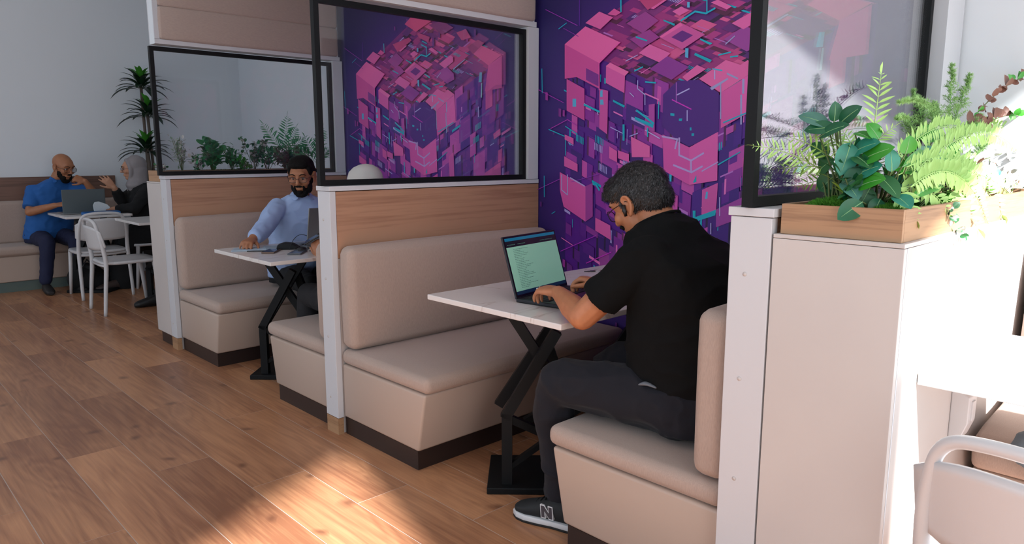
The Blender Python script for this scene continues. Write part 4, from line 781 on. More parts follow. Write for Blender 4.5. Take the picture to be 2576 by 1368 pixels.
# ================================================================ PEOPLE
class Flesh:
    """overlapping closed volumes fused by a voxel remesh into one continuous skin"""
    def __init__(s): s.b = B()
    def ell(s, c, r, q=None): s.b.ball(c, r, q.to_matrix() if isinstance(q, Q) else q, 16, 12); return s
    def limb(s, pts, rad, n=12, flat=1.0, up=None):
        """tapered limb with round ends"""
        pts = [V(p) for p in pts]; P = []; RR = []
        for i in range(len(pts)-1):
            k = 3
            for j in range(k): P.append(pts[i].lerp(pts[i+1], j/k)); RR.append(rad[i]+(rad[i+1]-rad[i])*j/k)
        P.append(pts[-1]); RR.append(rad[-1])
        for it in range(2):
            P = [P[0]]+[(P[i-1]+P[i]*2+P[i+1])/4 for i in range(1, len(P)-1)]+[P[-1]]
        t0 = (P[0]-P[1]).normalized(); t1 = (P[-1]-P[-2]).normalized()
        A = [P[0]+t0*RR[0]*k for k in (.9, .6)]; C = [P[-1]+t1*RR[-1]*k for k in (.6, .9)]
        s.b.tube(A+P+C, [RR[0]*.42, RR[0]*.8]+RR+[RR[-1]*.8, RR[-1]*.42], n, flat=flat, up=up); return s
    def sleeve(s, pts, rad, n=16, flat=1.0, up=None):
        s.b.tube(pts, rad, n, flat=flat, up=up); return s
    def loft(s, rings, n=20, e=2.3):
        """rings: (centre, half width vector, half depth vector)"""
        L_ = []
        for c, u, v in rings:
            c, u, v = V(c), V(u), V(v); rg = []
            for k in range(n):
                a = 2*pi*k/n; x = math.copysign(abs(cos(a))**(2/e), cos(a)); y = math.copysign(abs(sin(a))**(2/e), sin(a)); rg.append(s.b.bm.verts.new(c+u*x+v*y))
            L_.append(rg)
        fs = [s.b.bm.faces.new(L_[0]), s.b.bm.faces.new(L_[-1])]
        for A, C in zip(L_, L_[1:]):
            for k in range(n): fs.append(s.b.bm.faces.new((A[k], A[(k+1) % n], C[(k+1) % n], C[k])))
        bmesh.ops.recalc_face_normals(s.b.bm, faces=fs); return s
    def build(s, name, m, parent=None, voxel=.006, smooth=5, wrinkle=None, cut=None):
        me = s.b.mesh(); o = link('tmp', me)
        r = o.modifiers.new('r', 'REMESH'); r.mode = 'VOXEL'; r.voxel_size = voxel
        if smooth: q = o.modifiers.new('s', 'SMOOTH'); q.factor = .5; q.iterations = smooth
        dg = bpy.context.evaluated_depsgraph_get(); e = o.evaluated_get(dg); out = bpy.data.meshes.new_from_object(e)
        bpy.data.objects.remove(o); bpy.data.meshes.remove(me)
        n_ = len(out.polygons); out.polygons.foreach_set('use_smooth', [True]*n_)
        if wrinkle:
            from mathutils import noise
            sc_, amp, st = wrinkle; out.update()
            no = [v.normal.copy() for v in out.vertices]
            for v, k in zip(out.vertices, no):
                p = V((v.co.x*st[0], v.co.y*st[1], v.co.z*st[2]))*sc_
                d = noise.noise(p)+.5*noise.noise(p*2.1); d = (1-abs(d))**2
                v.co += k*amp*(d-.4)
        out.materials.clear(); out.name = name
        oo = link(name, out, m)
        if parent is not None:
            out.transform(M.Translation(-parent.location)); oo.parent = parent
        return oo
def basis(yaw, pitch, roll=0):
    """head axes: x to its right, y forward, z up. yaw 0 faces +Y, positive turns to the left (counter-clockwise); pitch positive looks down"""
    return M.Rotation(yaw, 3, 'Z') @ M.Rotation(-pitch, 3, 'X') @ M.Rotation(roll, 3, 'Y')
def head_flesh(F, c, A, s=1.0, ears=True):
    c = V(c); P = lambda x, y, z: c+A @ V((x*s, y*s, z*s)); q = A
    def E(x, y, z, rx, ry, rz, rot=None): F.ell(P(x, y, z), (rx*s, ry*s, rz*s), (q @ rot) if rot is not None else q)
    E(0, -.018, .035, .074, .095, .080); E(0, .02, .02, .068, .075, .085)
    E(0, .030, -.045, .058, .058, .060); E(0, .052, -.088, .034, .032, .026); E(0, .005, -.07, .053, .055, .035)
    E(0, .082, .038, .050, .016, .022)               # brow
    for x in (-1, 1):
        E(x*.038, .068, -.018, .026, .024, .024)      # cheeks
        if ears:
            F.limb([P(x*.080, .014, .010), P(x*.084, .012, .026), P(x*.0865, -.004, .030), P(x*.088, -.016, .019), P(x*.087, -.018, -.002), P(x*.084, -.010, -.022), P(x*.081, .004, -.036)], [.0048*s, .0052*s, .0055*s, .0055*s, .0052*s, .0055*s, .0075*s], 8)
            r_ = M.Rotation(x*R(-18), 3, 'Z') @ M.Rotation(R(10), 3, 'X')
            E(x*.077, -.004, -.004, .0065, .018, .029, r_); E(x*.078, .012, -.008, .008, .006, .008, r_)
    F.limb([P(0, .090, .028), P(0, .104, .004), P(0, .112, -.017)], [.0085*s, .0105*s, .0125*s], 10)
    E(-.011, .100, -.023, .0085, .010, .008); E(.011, .100, -.023, .0085, .010, .008)
    F.limb([P(-.022, .084, -.052), P(0, .092, -.049), P(.022, .084, -.052)], [.005*s, .0068*s, .005*s], 8)
    F.limb([P(-.020, .083, -.061), P(0, .091, -.061), P(.020, .083, -.061)], [.0055*s, .0078*s, .0055*s], 8)
def eyes(par, c, A, s=1.0, closed=False):
    c = V(c); P = lambda x, y, z: c+A @ V((x*s, y*s, z*s)); w_ = mat('eye white', 'a89e96', .3); k_ = mat('dark iris', '1a100c', .2)
    for x in (-1, 1):
        b = B(); b.ball(P(x*.030, .0795, .012)-par.location, .0112*s, None, 14, 10); o = b.obj('eye', w_, par)
        b = B(); b.ball(P(x*.030, .0880, .009)-par.location, (.0064*s, .0036*s, .0064*s), A, 10, 8); b.obj('iris', k_, o)
        b = B(); pts = [P(x*(.030+d), .093-abs(d)*.12, .020-abs(d)*.10)-par.location for d in (-.015, -.008, 0, .008, .015)]; b.tube(pts, [.0016*s, .0036*s, .0044*s, .0036*s, .0016*s], 6); b.obj('eyelid', MATS['skin lid'] if 'skin lid' in MATS else mat('skin lid', '7d4f38', .6), o)
def brows(par, c, A, s, m):
    c = V(c); P = lambda x, y, z: c+A @ V((x*s, y*s, z*s))-par.location
    for x in (-1, 1):
        b = B(); b.tube([P(x*.012, .100, .032), P(x*.026, .098, .040), P(x*.042, .090, .038), P(x*.052, .080, .030)], [.003*s, .0042*s, .0036*s, .0015*s], 6, flat=.7); b.obj('eyebrow', m, par)
def glasses(par, c, A, s, m, rw=.024, rh=.019, tint=LENS):
    c = V(c); P = lambda x, y, z: c+A @ V((x*s, y*s, z*s))-par.location
    b = B()
    for x in (-1, 1):
        pts = [P(x*.033+rw*math.copysign(abs(cos(a))**.7, cos(a)), .108-abs(x*.033+rw*cos(a))*.14, .006+rh*math.copysign(abs(sin(a))**.7, sin(a))) for a in [2*pi*k/24 for k in range(24)]]
        b.tube(pts, .0014*s, 6, closed=True)
        b.tube([P(x*.058, .098, .014), P(x*.076, .06, .014), P(x*.083, .0, .012), P(x*.083, -.02, -.004)], .0015*s, 6)
    b.tube([P(-.010, .106, .010), P(0, .110, .013), P(.010, .106, .010)], .0013*s, 6)
    g_ = b.obj('spectacles', m, par)
    for x in (-1, 1):
        b = B(); vs = [b.bm.verts.new(P(x*.033+rw*.97*math.copysign(abs(cos(a))**.7, cos(a)), .108-abs(x*.033+rw*cos(a))*.14, .006+rh*.97*math.copysign(abs(sin(a))**.7, sin(a)))) for a in [2*pi*k/20 for k in range(20)]]; b.bm.faces.new(vs); b.obj('lens', tint, g_)
def hand(F, wrist, fwd, back, side, curl=(.5, .5, .5, .5), spread=.12, thumb=.5, s=1.0, th=(.45, -.25)):
    """wrist -> palm -> four fingers and a thumb. back: direction the back of the hand faces; side +1 thumb on the side of fwd x back"""
    w_ = V(wrist); f = V(fwd).normalized(); u = V(back); u = (u-f*u.dot(f)).normalized(); l = f.cross(u).normalized()*side
    W = .040*s
    F.loft([(w_-f*.012, l*.026*s, u*.019*s), (w_+f*.02*s, l*.030*s, u*.017*s), (w_+f*.055*s, l*.040*s, u*.0145*s), (w_+f*.088*s, l*.040*s, u*.0125*s), (w_+f*.096*s, l*.034*s, u*.009*s)], 16, 2.4)
    L_ = (.070, .078, .073, .058); ends = []
    for i in range(4):
        o = 1-i*2/3; base = w_+f*(.085-.006*abs(i-1))*s+l*W*.76*o; a0 = curl[i]; d0 = (f+l*spread*o).normalized()
        P = [base]; ang = a0*.55; rad = [.0098, .0092, .0085, .0072]
        for j, fr in enumerate((.44, .30, .26)):
            d = (d0*cos(ang)-u*sin(ang)); P.append(P[-1]+d*L_[i]*fr*s); ang += a0*.75
        F.limb([base-f*.02*s]+P, [.0105*s]+[r_*s*(.9 if i == 3 else 1) for r_ in rad], 8); ends.append(P)
    tb = w_+f*.022*s+l*W*.62-u*.004
    d1 = (f*.65+l*(.85)*(1-thumb*.4)-u*.25*(1+thumb)).normalized(); p1 = tb+d1*.036*s; d2 = (f*.9+l*th[0]+u*th[1]).normalized(); p2 = p1+d2*.030*s; p3 = p2+(d2+f*.2).normalized()*.022*s
    F.limb([tb, p1, p2, p3], [.0145*s, .0118*s, .0102*s, .0085*s], 8)
    return ends
def hair_cap(par, c, A, s, m, shape, seed=1, strands=0, slen=.02, voxel=.005, name='hair'):
    F = Flesh(); c = V(c)
    for (x, y, z, rx, ry, rz) in shape: F.ell(c+A @ V((x*s, y*s, z*s)), (rx*s, ry*s, rz*s), A)
    o = F.build(name, m, par, voxel, 3, wrinkle=(60, .003*s, (1, 1, 1)))
    if strands:
        me = o.data; rnd = random.Random(seed); b = B(); b.bm.from_mesh(me); loc = par.location
        ctr = c-loc; vs = [(v.co.copy(), v.normal.copy()) for v in b.bm.verts]
        up = A @ V((0, 0, 1)); fw = A @ V((0, 1, 0))
        for _ in range(strands):
            p, n_ = rnd.choice(vs); 
            fl_ = (fw*.7-up*.5+V([rnd.uniform(-.3, .3) for _ in range(3)])); fl_ = (fl_-n_*fl_.dot(n_)*.9); fl_.normalize()
            d = (n_*rnd.uniform(.12, .5)+fl_).normalized(); L_ = slen*rnd.uniform(.5, 1.2); sd_ = d.cross(n_).normalized()*.0009
            p = p-n_*.002; q = p+d*L_; mid = p.lerp(q, .5)+n_*L_*.14
            a = [b.bm.verts.new(x) for x in (p-sd_, p+sd_, mid+sd_, mid-sd_, q)]
            b.bm.faces.new(a[:4]); b.bm.faces.new((a[3], a[2], a[4]))
        b.bm.to_mesh(me); b.bm.free()
    return o
CLOTH_K = mat('black cotton', '08090a', .9, spec=.2, sheen=.0, bump=((350, 350, 350), .2, .001)); JEANS_K = mat('charcoal trousers', '1b1c23', .88, spec=.25, sheen=.05, bump=((320, 320, 320), .25, .001))
CLOTH_B = mat('light blue shirt', '9db4dc', .8, bump=((260, 260, 260), .15, .001)); CLOTH_D = mat('royal blue polo', '1d5aa0', .85, bump=((260, 260, 260), .2, .001)); NAVY = mat('navy trousers', '161c3c', .85)
HAIRB = mat('black hair', '090808', .85, spec=.2, noise=((300, 300, 60), '1a1716', 3, .4, .7)); HAIRG = mat('greying black hair', '131314', .5, noise=((300, 300, 120), '77757a', 3, .56, .80))
def person(label, loc): 
    return loc
# ---- man in black T-shirt ------------------------------------------------------
def man_black():
    c = V((2.072, 1.520, 1.176)); A = basis(R(3), R(31)); s = 1.04
    F = Flesh(); head_flesh(F, c, A, s)
    F.limb([(2.08, 1.41, 1.05), (2.08, 1.452, 1.125), c+A @ V((0, -.022, -.05))], [.072, .064, .063], 16)
    F.loft([((2.08, 1.26, .50), (.17, 0, 0), (0, .14, 0)), ((2.08, 1.30, .75), (.17, 0, 0), (0, .16, 0)), ((2.08, 1.34, 1.0), (.18, 0, 0), (0, .12, .02)), ((2.08, 1.39, 1.07), (.10, 0, 0), (0, .07, .02))])
    # arms
    Ls, Le, Lw = V((1.910, 1.40, 1.0)), V((1.836, 1.575, .803)), V((1.945, 1.785, .842))
    F.limb([Ls, Ls.lerp(Le, .5), Le], [.060, .052, .046]); F.limb([Le, Le.lerp(Lw, .35), Lw], [.046, .046, .0275])
    Rs, Re, Rw = V((2.235, 1.43, .975)), V((2.36, 1.62, .805)), V((2.205, 1.79, .842))
    F.limb([Rs, Rs.lerp(Re, .5), Re], [.060, .052, .046]); F.limb([Re, Re.lerp(Rw, .35), Rw], [.045, .045, .0275])
    hand(F, Lw, (.16, .97, .0), (-.15, -.1, .98), 1, (.95, .8, .85, .8), .22, .2, 1.02, th=(.55, -.35))
    hand(F, Rw, (-.16, .96, .12), (.15, -.1, .98), -1, (1.05, .9, .9, .8), .18, .2, 1.02, th=(.5, -.35))
    # ankles and lower back strip under the shirt
    F.limb([(1.872, 1.69, .22), (1.875, 1.685, .09)], [.042, .036]); F.limb([(2.20, 1.70, .25), (2.20, 1.69, .09)], [.042, .036])
    body = F.build('person', SKIN, None, .0048, 4)
    tag(body, 'person in a black T-shirt and glasses typing on the near laptop, seen from behind', 'person')
    # T-shirt
    F = Flesh(); X = lambda h: (h, 0, 0)
    prof = [(.50, 1.10, 1.47, .200), (.58, 1.10, 1.50, .205), (.70, 1.105, 1.51, .203), (.82, 1.115, 1.505, .203), (.92, 1.140, 1.50, .208), (1.00, 1.180, 1.505, .215), (1.05, 1.235, 1.51, .205), (1.077, 1.285, 1.515, .168)]
    F.loft([((2.08, (a+b_)/2, z), X(w_), (0, (b_-a)/2, .02 if z > 1 else 0)) for z, a, b_, w_ in prof]+[((2.08, 1.428, 1.104), X(.118), (0, .092, -.022)), ((2.08, 1.450, 1.116), X(.090), (0, .076, -.034)), ((2.08, 1.456, 1.121), X(.080), (0, .068, -.034))], 28, 2.4)
    F.ell((1.925, 1.375, 1.02), (.075, .085, .07)); F.ell((2.22, 1.39, .985), (.08, .09, .075))
    d = (Le-Ls).normalized()
    F.sleeve([Ls-d*.05, Ls+d*.03, Ls+d*.10, Ls+d*.15, Ls+d*.185], [.068, .073, .071, .070, .071], 20)
    d = (Re-Rs).normalized(); F.sleeve([Rs-d*.05, Rs+d*.03, Rs+d*.10, Rs+d*.14, Rs+d*.165], [.068, .074, .076, .077, .078], 20)
    F.build('t_shirt', CLOTH_K, body, .0065, 8, wrinkle=(5, .011, (1, 1, 1.7)))
    b = B(); b.tube([V((2.08, 1.456, 1.1215))+V((.081*cos(a), .071*sin(a), -.0355*sin(a))) for a in [2*pi*k/28 for k in range(28)]], .0055, 8, closed=True); b.obj('collar', CLOTH_K, body)
    # trousers
    F = Flesh()
    F.loft([((2.08, 1.24, .462), (.205, 0, 0), (0, .135, 0)), ((2.08, 1.25, .52), (.21, 0, 0), (0, .15, 0)), ((2.08, 1.26, .60), (.195, 0, 0), (0, .145, 0))], 24)
    for sx, kx, fx_, ky in ((1.965, 1.865, 1.873, 1.735), (2.19, 2.20, 2.20, 1.75)):
        F.limb([(sx, 1.26, .535), (sx*.6+kx*.4, 1.44, .55), (kx, ky-.06, .545)], [.105, .094, .078], 18)
        F.limb([(kx, ky-.055, .545), (kx, ky+.0, .50), (fx_, ky+.0, .36), (fx_, ky-.035, .20), (fx_, ky-.035, .118)], [.080, .076, .064, .060, .062], 18)
    F.build('trousers', JEANS_K, body, .007, 5, wrinkle=(8, .015, (1.2, .6, 1)))
    F = Flesh(); F.limb([(1.872, 1.37, .600), (1.868, 1.335, .622), (1.876, 1.30, .612)], [.006, .014, .007], 10, flat=.5); F.build('pocket_lining', mat('grey pocket lining', '6a7078', .8), body, .003, 2)
    hair_cap(body, c, A, s, HAIRG, [(0, -.036, .046, .080, .085, .076), (0, -.016, .056, .082, .092, .082), (0, -.024, .02, .081, .088, .072), (0, -.055, -.01, .070, .064, .058), (0, .050, .084, .062, .052, .044), (.0, .083, .080, .050, .026, .022), (-.04, .018, .066, .043, .058, .040), (.04, .018, .066, .043, .058, .040), (-.071, .012, .012, .008, .016, .026), (.071, .012, .012, .008, .016, .026)], 3, 6500, .02)
    # cropped nape and sideburns
    glasses(body, c, A, s, mat('thin dark spectacle frame', '1c1416', .4, .6)); brows(body, c, A, s, HAIRB)
    P = lambda x, y, z: c+A @ V((x*s, y*s, z*s))
    hair_cap(body, P(0, 0, 0), A, s, HAIRB, [(0, .096, -.039, .026, .011, .0075), (-.024, .086, -.045, .008, .009, .010), (.024, .086, -.045, .008, .009, .010)], voxel=.003, name='moustache')
    for sx in (-1, 1):
        b = B(); b.tube([P(sx*.0895, .009, .002), P(sx*.092, .012, -.016), P(sx*.090, .016, -.034)], [.0075*s, .007*s, .005*s], 10); b.obj('earbud', mat('black earbud', '141012', .35), body)
    # trainers with an outlined letter on the side
    for (x, y0, y1, lab) in ((1.80, 1.845, 1.60, 1), (2.14, 1.86, 1.60, 0)):
        sh = Flesh(); f = V((x-1.872 if lab else -.05, y0-y1, 0)).normalized(); r_ = V((f.y, -f.x, 0)); h = V((1.873 if lab else 2.19, y1, 0)); Z = lambda z: V((0, 0, z))
        L_ = .285
        sh.loft([(h+f*(-.02)+Z(.055), r_*.026, Z(.028)), (h+f*.02+Z(.062), r_*.038, Z(.042)), (h+f*.09+Z(.066), r_*.040, Z(.046)), (h+f*.15+Z(.057), r_*.044, Z(.036)), (h+f*.21+Z(.045), r_*.046, Z(.026)), (h+f*.25+Z(.038), r_*.034, Z(.018)), (h+f*.266+Z(.034), r_*.014, Z(.010))], 18, 2.3)
        shoe = sh.build('shoe', mat('black suede trainer', '14191c', .75, bump=((300, 300, 300), .3, .001)), body, .004, 4)
        so_ = B(); prof = [(-.030, .024), (-.01, .040), (.05, .041), (.10, .040), (.16, .047), (.21, .049), (.245, .040), (.268, .020)]
        for (z0, z1, g_, nm, mm) in ((.0, .010, .96, 'outsole', GREEN_SOLE), (.0101, .030, 1.0, 'midsole', mat('white midsole', 'c9cbce', .6))):
            bb = B(); pts = [h+f*a+r_*w_*g_ for a, w_ in prof]+[h+f*a-r_*w_*g_ for a, w_ in reversed(prof)]
            bb.prism([(p.x, p.y) for p in pts], z0, z1, 'z', .003, 2); me = bb.mesh(True); link(nm, me, mm, shoe)
        if lab:  # letter N as on the shoe, standing a little proud of the side facing the aisle
            ctr = h+f*.115-r_*.0405+Z(.064); u_ = f*1.0; v_ = (Z(1)+r_*.20).normalized()
            out = [(-.022, -.021), (-.022, .021), (-.009, .021), (.009, -.003), (.009, .021), (.022, .021), (.022, -.021), (.009, -.021), (-.009, .003), (-.009, -.021)]
            def grow(pts, d_):
                o_ = []
                for i in range(len(pts)):
                    p0, p1, p2 = V(pts[i-1]), V(pts[i]), V(pts[(i+1) % len(pts)]); e1, e2 = (p1-p0).normalized(), (p2-p1).normalized()
                    n1, n2 = V((-e1.y, e1.x)), V((-e2.y, e2.x)); q = (n1+n2); q = q/max(.35, q.dot(n1)); o_.append(p1+q*d_)
                return o_
            for k, (gr_, off_, mm) in enumerate(((.0030, .0, mat('pale reflective outline', 'd6d6d8', .5)), (0, .0012, mat('dark grey letter', '3a3238', .7)))):
                bb = B(); fr = []; bk = []
                for q_ in grow(out, gr_):
                    q = ctr-u_*(q_.x-.18*q_.y)+v_*q_.y*.95-r_*off_; fr.append(bb.bm.verts.new(q-r_*.0035)); bk.append(bb.bm.verts.new(q+r_*.012))
                bb.bm.faces.new(fr); bb.bm.faces.new(bk)
                for i in range(len(fr)): bb.bm.faces.new((fr[i-1], fr[i], bk[i], bk[i-1]))
                bmesh.ops.recalc_face_normals(bb.bm, faces=bb.bm.faces); bmesh.ops.triangulate(bb.bm, faces=[f_ for f_ in bb.bm.faces if len(f_.verts) > 4]); bb.obj('letter_outline' if k == 0 else 'letter', mm, shoe)
        bb = B()
        for k in range(4):
            q = h+f*(.115+.018*k)+Z(.108-.009*k); bb.tube([q-r_*.02, q+Z(.004), q+r_*.02], .0028, 6)
        bb.obj('laces', CLOTH_K, shoe)
    for e_, (w_, d_) in enumerate(((Lw, (.20, .96, .06)), (Rw, (-.16, .96, .12)))):
        f = V(d_).normalized(); u_ = V((-.15 if e_ == 0 else .15, -.1, .98)); u_ = (u_-f*u_.dot(f)).normalized(); l = f.cross(u_)*(1 if e_ == 0 else -1)
        q = w_+f*.086+l*.0407*.76*(-.333)+(f-u_*.45).normalized()*.014; b = B(); ax = (f-u_*.45).normalized(); n1 = l; n2 = ax.cross(n1)
        b.tube([q+n1*.0104*cos(a)+n2*.0104*sin(a) for a in [2*pi*k/18 for k in range(18)]], .0017, 6, closed=True); b.obj('ring', CHROME, body)
    return body
man_black()
# ---- seated figures further back -------------------------------------------------
def sitter(label, hip, neck, hc, hA, s, skin, shirt, trousers, Ls, Le, Lw, Rs, Re, Rw, hands, knees, feet, hw=.19, long_sleeve=False, voxel=.008, shirt_m2=None, depthv=None, seatz=.46, ears=True):
    """generic seated body. hip/neck centre points, head centre and axes, arm joints, knees and feet (left, right)"""
    hip, neck, hc = V(hip), V(neck), V(hc); F = Flesh(); head_flesh(F, hc, hA, s, ears)
    dep = V(depthv).normalized(); wid = dep.cross(V((0, 0, 1))).normalized()
    F.limb([neck-V((0, 0, .05)), neck, hc+hA @ V((0, -.022, -.05))], [.062, .056, .056], 14)
    F.loft([(hip, wid*hw*.9, dep*.11), (hip.lerp(neck, .5), wid*hw*.85, dep*.10), (hip.lerp(neck, .85), wid*hw*.8, dep*.08)])
    L3 = [V(p) for p in (Ls, Le, Lw)]; R3 = [V(p) for p in (Rs, Re, Rw)]
    for a, e, w_ in (L3, R3): F.limb([a, a.lerp(e, .5), e], [.055, .047, .042]); F.limb([e, e.lerp(w_, .35), w_], [.042, .041, .027])
    for (fwd, back, sd_, cu, w_) in hands: hand(F, w_, fwd, back, sd_, cu, .18, .3, 1.0)
    for f in feet: F.limb([V(f)+V((0, 0, .15)), V(f)+V((0, 0, .07))], [.034, .033])
    body = F.build('person', skin, None, voxel*.7, 4); tag(body, label, 'person')
    F = Flesh(); m_ = hip.lerp(neck, .5)
    rows = [(0, 1.04, .150), (.2, 1.04, .155), (.45, 1.0, .145), (.7, 1.03, .135), (.84, 1.02, .115), (.94, .68, .09), (1.0, .40, .072)]
    F.loft([(hip.lerp(neck, t_), wid*hw*a, dep*d_) for t_, a, d_ in rows], 24, 2.4)
    for a, e, w_ in (L3, R3):
        d = (e-a).normalized(); F.ell(a+V((0, 0, -.005)), (.064, .064, .062))
        if long_sleeve:
            F.sleeve([a-d*.04, a+d*.06, a.lerp(e, .6), e], [.060, .064, .060, .056], 16); F.limb([e, e.lerp(w_, .5)], [.057, .052]); F.sleeve([e, e.lerp(w_, .4), e.lerp(w_, .86)], [.055, .052, .042], 16)
        else: F.sleeve([a-d*.04, a+d*.04, a.lerp(e, .5), a.lerp(e, .8)], [.066, .072, .071, .072], 16)
    F.build('shirt', shirt, body, voxel, 5, wrinkle=(8, .009, (1, 1, 1.4)))
    F = Flesh(); hp = V((hip.x, hip.y, seatz+.06))
    F.loft([(hp-V((0, 0, .06)), wid*hw*1.0, dep*.13), (hp+V((0, 0, .03)), wid*hw*1.02, dep*.135)], 20)
    for k, (kn, ft) in enumerate(zip(knees, feet)):
        kn, ft = V(kn), V(ft); a = hp+wid*(-1 if k == 0 else 1)*hw*.5
        F.limb([a, a.lerp(kn, .5), kn], [.088, .082, .068], 14); F.limb([kn, kn.lerp(ft, .5), ft+V((0, 0, .13))], [.068, .06, .054], 14)
    F.build('trousers', trousers, body, voxel, 4, wrinkle=(9, .007, (1, 1, 1)))
    return body
def shoes(body, feet, dirs, m, name='shoe', rest=0.):
    for f, d in zip(feet, dirs):
        h = V(f); f_ = V(d).normalized(); r_ = V((f_.y, -f_.x, 0)); Z = lambda z: V((0, 0, z+rest)); sh = Flesh()
        sh.loft([(h-f_*.06+Z(.045), r_*.028, Z(.04)-Z(0)), (h+Z(.055), r_*.040, V((0, 0, .052))), (h+f_*.08+Z(.042), r_*.044, V((0, 0, .040))), (h+f_*.15+Z(.030), r_*.044, V((0, 0, .028))), (h+f_*.19+Z(.022), r_*.026, V((0, 0, .018)))], 16)
        sh.build(name, m, body, .006, 3)
def collar(body, c, dep, wid, m, r=.062):
    dep, wid = V(dep).normalized(), V(wid).normalized(); c = V(c)
    for sg in (-1, 1):
        b = B(); a0 = c-dep*r+V((0, 0, .02)); a1 = c+wid*sg*r*.98+V((0, 0, .012)); a2 = c+dep*r*1.2+wid*sg*.018-V((0, 0, .028)); a3 = c+dep*r*1.25+wid*sg*.060-V((0, 0, .062)); a4 = c+wid*sg*r*1.6-V((0, 0, .022)); a5 = c-dep*r*1.45-V((0, 0, .012))
        vs = [b.bm.verts.new(p-body.location) for p in (a0, a1, a2, a3, a4, a5)]; b.bm.faces.new((vs[0], vs[1], vs[4], vs[5])); b.bm.faces.new((vs[1], vs[2], vs[3], vs[4]))
        me = b.mesh(True); o = link('collar', me, m, body); md = o.modifiers.new('s', 'SOLIDIFY'); md.thickness = .005; o.modifiers.new('b', 'SUBSURF').levels = 1
SHOEK = mat('black shoe', '0e0f11', .55)
# man in light blue shirt
def man_light():
    c = (2.375, 4.50, 1.195); A = basis(R(136), R(16)); s = 1.03
    ft = [(2.52, 4.27, 0), (2.28, 4.22, 0)]
    body = sitter('bearded person in a light blue shirt and glasses at the middle table', (2.43, 4.72, .50), (2.41, 4.60, 1.065), c, A, s, SKIN2, CLOTH_B, mat('black trousers', '0c0d10', .85),
        (2.575, 4.60, .985), (2.66, 4.42, .80), (2.46, 4.30, .81), (2.235, 4.60, .985), (2.075, 4.48, .86), (1.955, 4.38, .815),
        [((-.62, -.62, -.10), (.0, -.1, 1), -1, (.7, .75, .8, .8), V((1.955, 4.38, .815))), ((-.4, -.8, -.05), (0, -.1, 1), 1, (.8, .8, .8, .8), V((2.46, 4.30, .81)))],
        [(2.53, 4.30, .50), (2.29, 4.27, .50)], ft, hw=.20, long_sleeve=True, depthv=(-.25, -.97, 0))
    hair_cap(body, c, A, s, HAIRB, [(0, -.02, .058, .079, .095, .070), (0, -.035, .03, .080, .086, .066), (0, .040, .090, .066, .052, .028), (0, .0, .098, .070, .075, .030), (-.064, .02, .05, .014, .035, .04), (.064, .02, .05, .014, .035, .04)], 5, 1500, .010, voxel=.006)
    hair_cap(body, c, A, s, HAIRB, [(-.050, .030, -.060, .016, .036, .042), (.050, .030, -.060, .016, .036, .042), (0, .058, -.100, .040, .034, .024), (-.032, .062, -.080, .018, .022, .026), (.032, .062, -.080, .018, .022, .026), (0, .096, -.040, .026, .008, .006), (-.028, .082, -.055, .008, .010, .018), (.028, .082, -.055, .008, .010, .018), (-.060, .008, -.02, .010, .018, .03), (.060, .008, -.02, .010, .018, .03), (0, .084, -.078, .018, .012, .008)], 6, 0, voxel=.004, name='beard')
    glasses(body, c, A, s, mat('brown spectacle frame', '2a1c16', .4), .026, .018); brows(body, c, A, s, HAIRB); eyes(body, c, A, s)
    collar(body, (2.41, 4.585, 1.082), (-.25, -.97, 0), (-.97, .25, 0), CLOTH_B, .072)
    shoes(body, ft, [(0, -1, 0), (0, -1, 0)], SHOEK)
man_light()
# man in blue polo at the far bench
def man_polo():
    c = (1.86, 8.43, 1.205); A = basis(R(-157), R(20)); s = 1.10
    ft = [(1.80, 8.12, 0), (1.56, 8.17, 0)]
    body = sitter('bald bearded person in a royal blue polo shirt on the far bench', (1.70, 8.60, .50), (1.80, 8.50, 1.085), c, A, s, SKIN2, CLOTH_D, NAVY,
        (1.965, 8.46, .975), (2.10, 8.28, .90), (2.00, 8.25, 1.065), (1.60, 8.50, .975), (1.53, 8.40, .775), (1.72, 8.25, .84),
        [((-.75, .15, .35), (.3, -.9, .4), -1, (1.5, 1.6, 1.6, 1.5), V((2.00, 8.25, 1.065))), ((.85, -.35, .15), (.1, -.5, .85), -1, (1.6, 1.6, 1.6, 1.5), V((1.72, 8.25, .84)))],
        [(1.86, 8.20, .49), (1.62, 8.24, .49)], ft, hw=.215, depthv=(.35, -.93, 0), voxel=.009)
    hair_cap(body, c, A, s, HAIRB, [(-.046, .030, -.052, .013, .034, .040), (.046, .030, -.052, .013, .034, .040), (-.041, .052, -.078, .014, .022, .024), (.041, .052, -.078, .014, .022, .024), (0, .056, -.104, .040, .032, .030), (-.030, .066, -.080, .018, .020, .026), (.030, .066, -.080, .018, .020, .026), (0, .094, -.040, .024, .007, .005)], 6, 0, voxel=.004, name='beard')
    glasses(body, c, A, s, mat('dark spectacle frame', '15151a', .4), .026, .020); brows(body, c, A, s, HAIRB); eyes(body, c, A, s)
    collar(body, (1.80, 8.48, 1.10), (.35, -.93, 0), (.93, .35, 0), CLOTH_D)
    shoes(body, ft, [(.2, -1, 0), (0, -1, 0)], mat('dark brown shoe', '201c1c', .6))
man_polo()
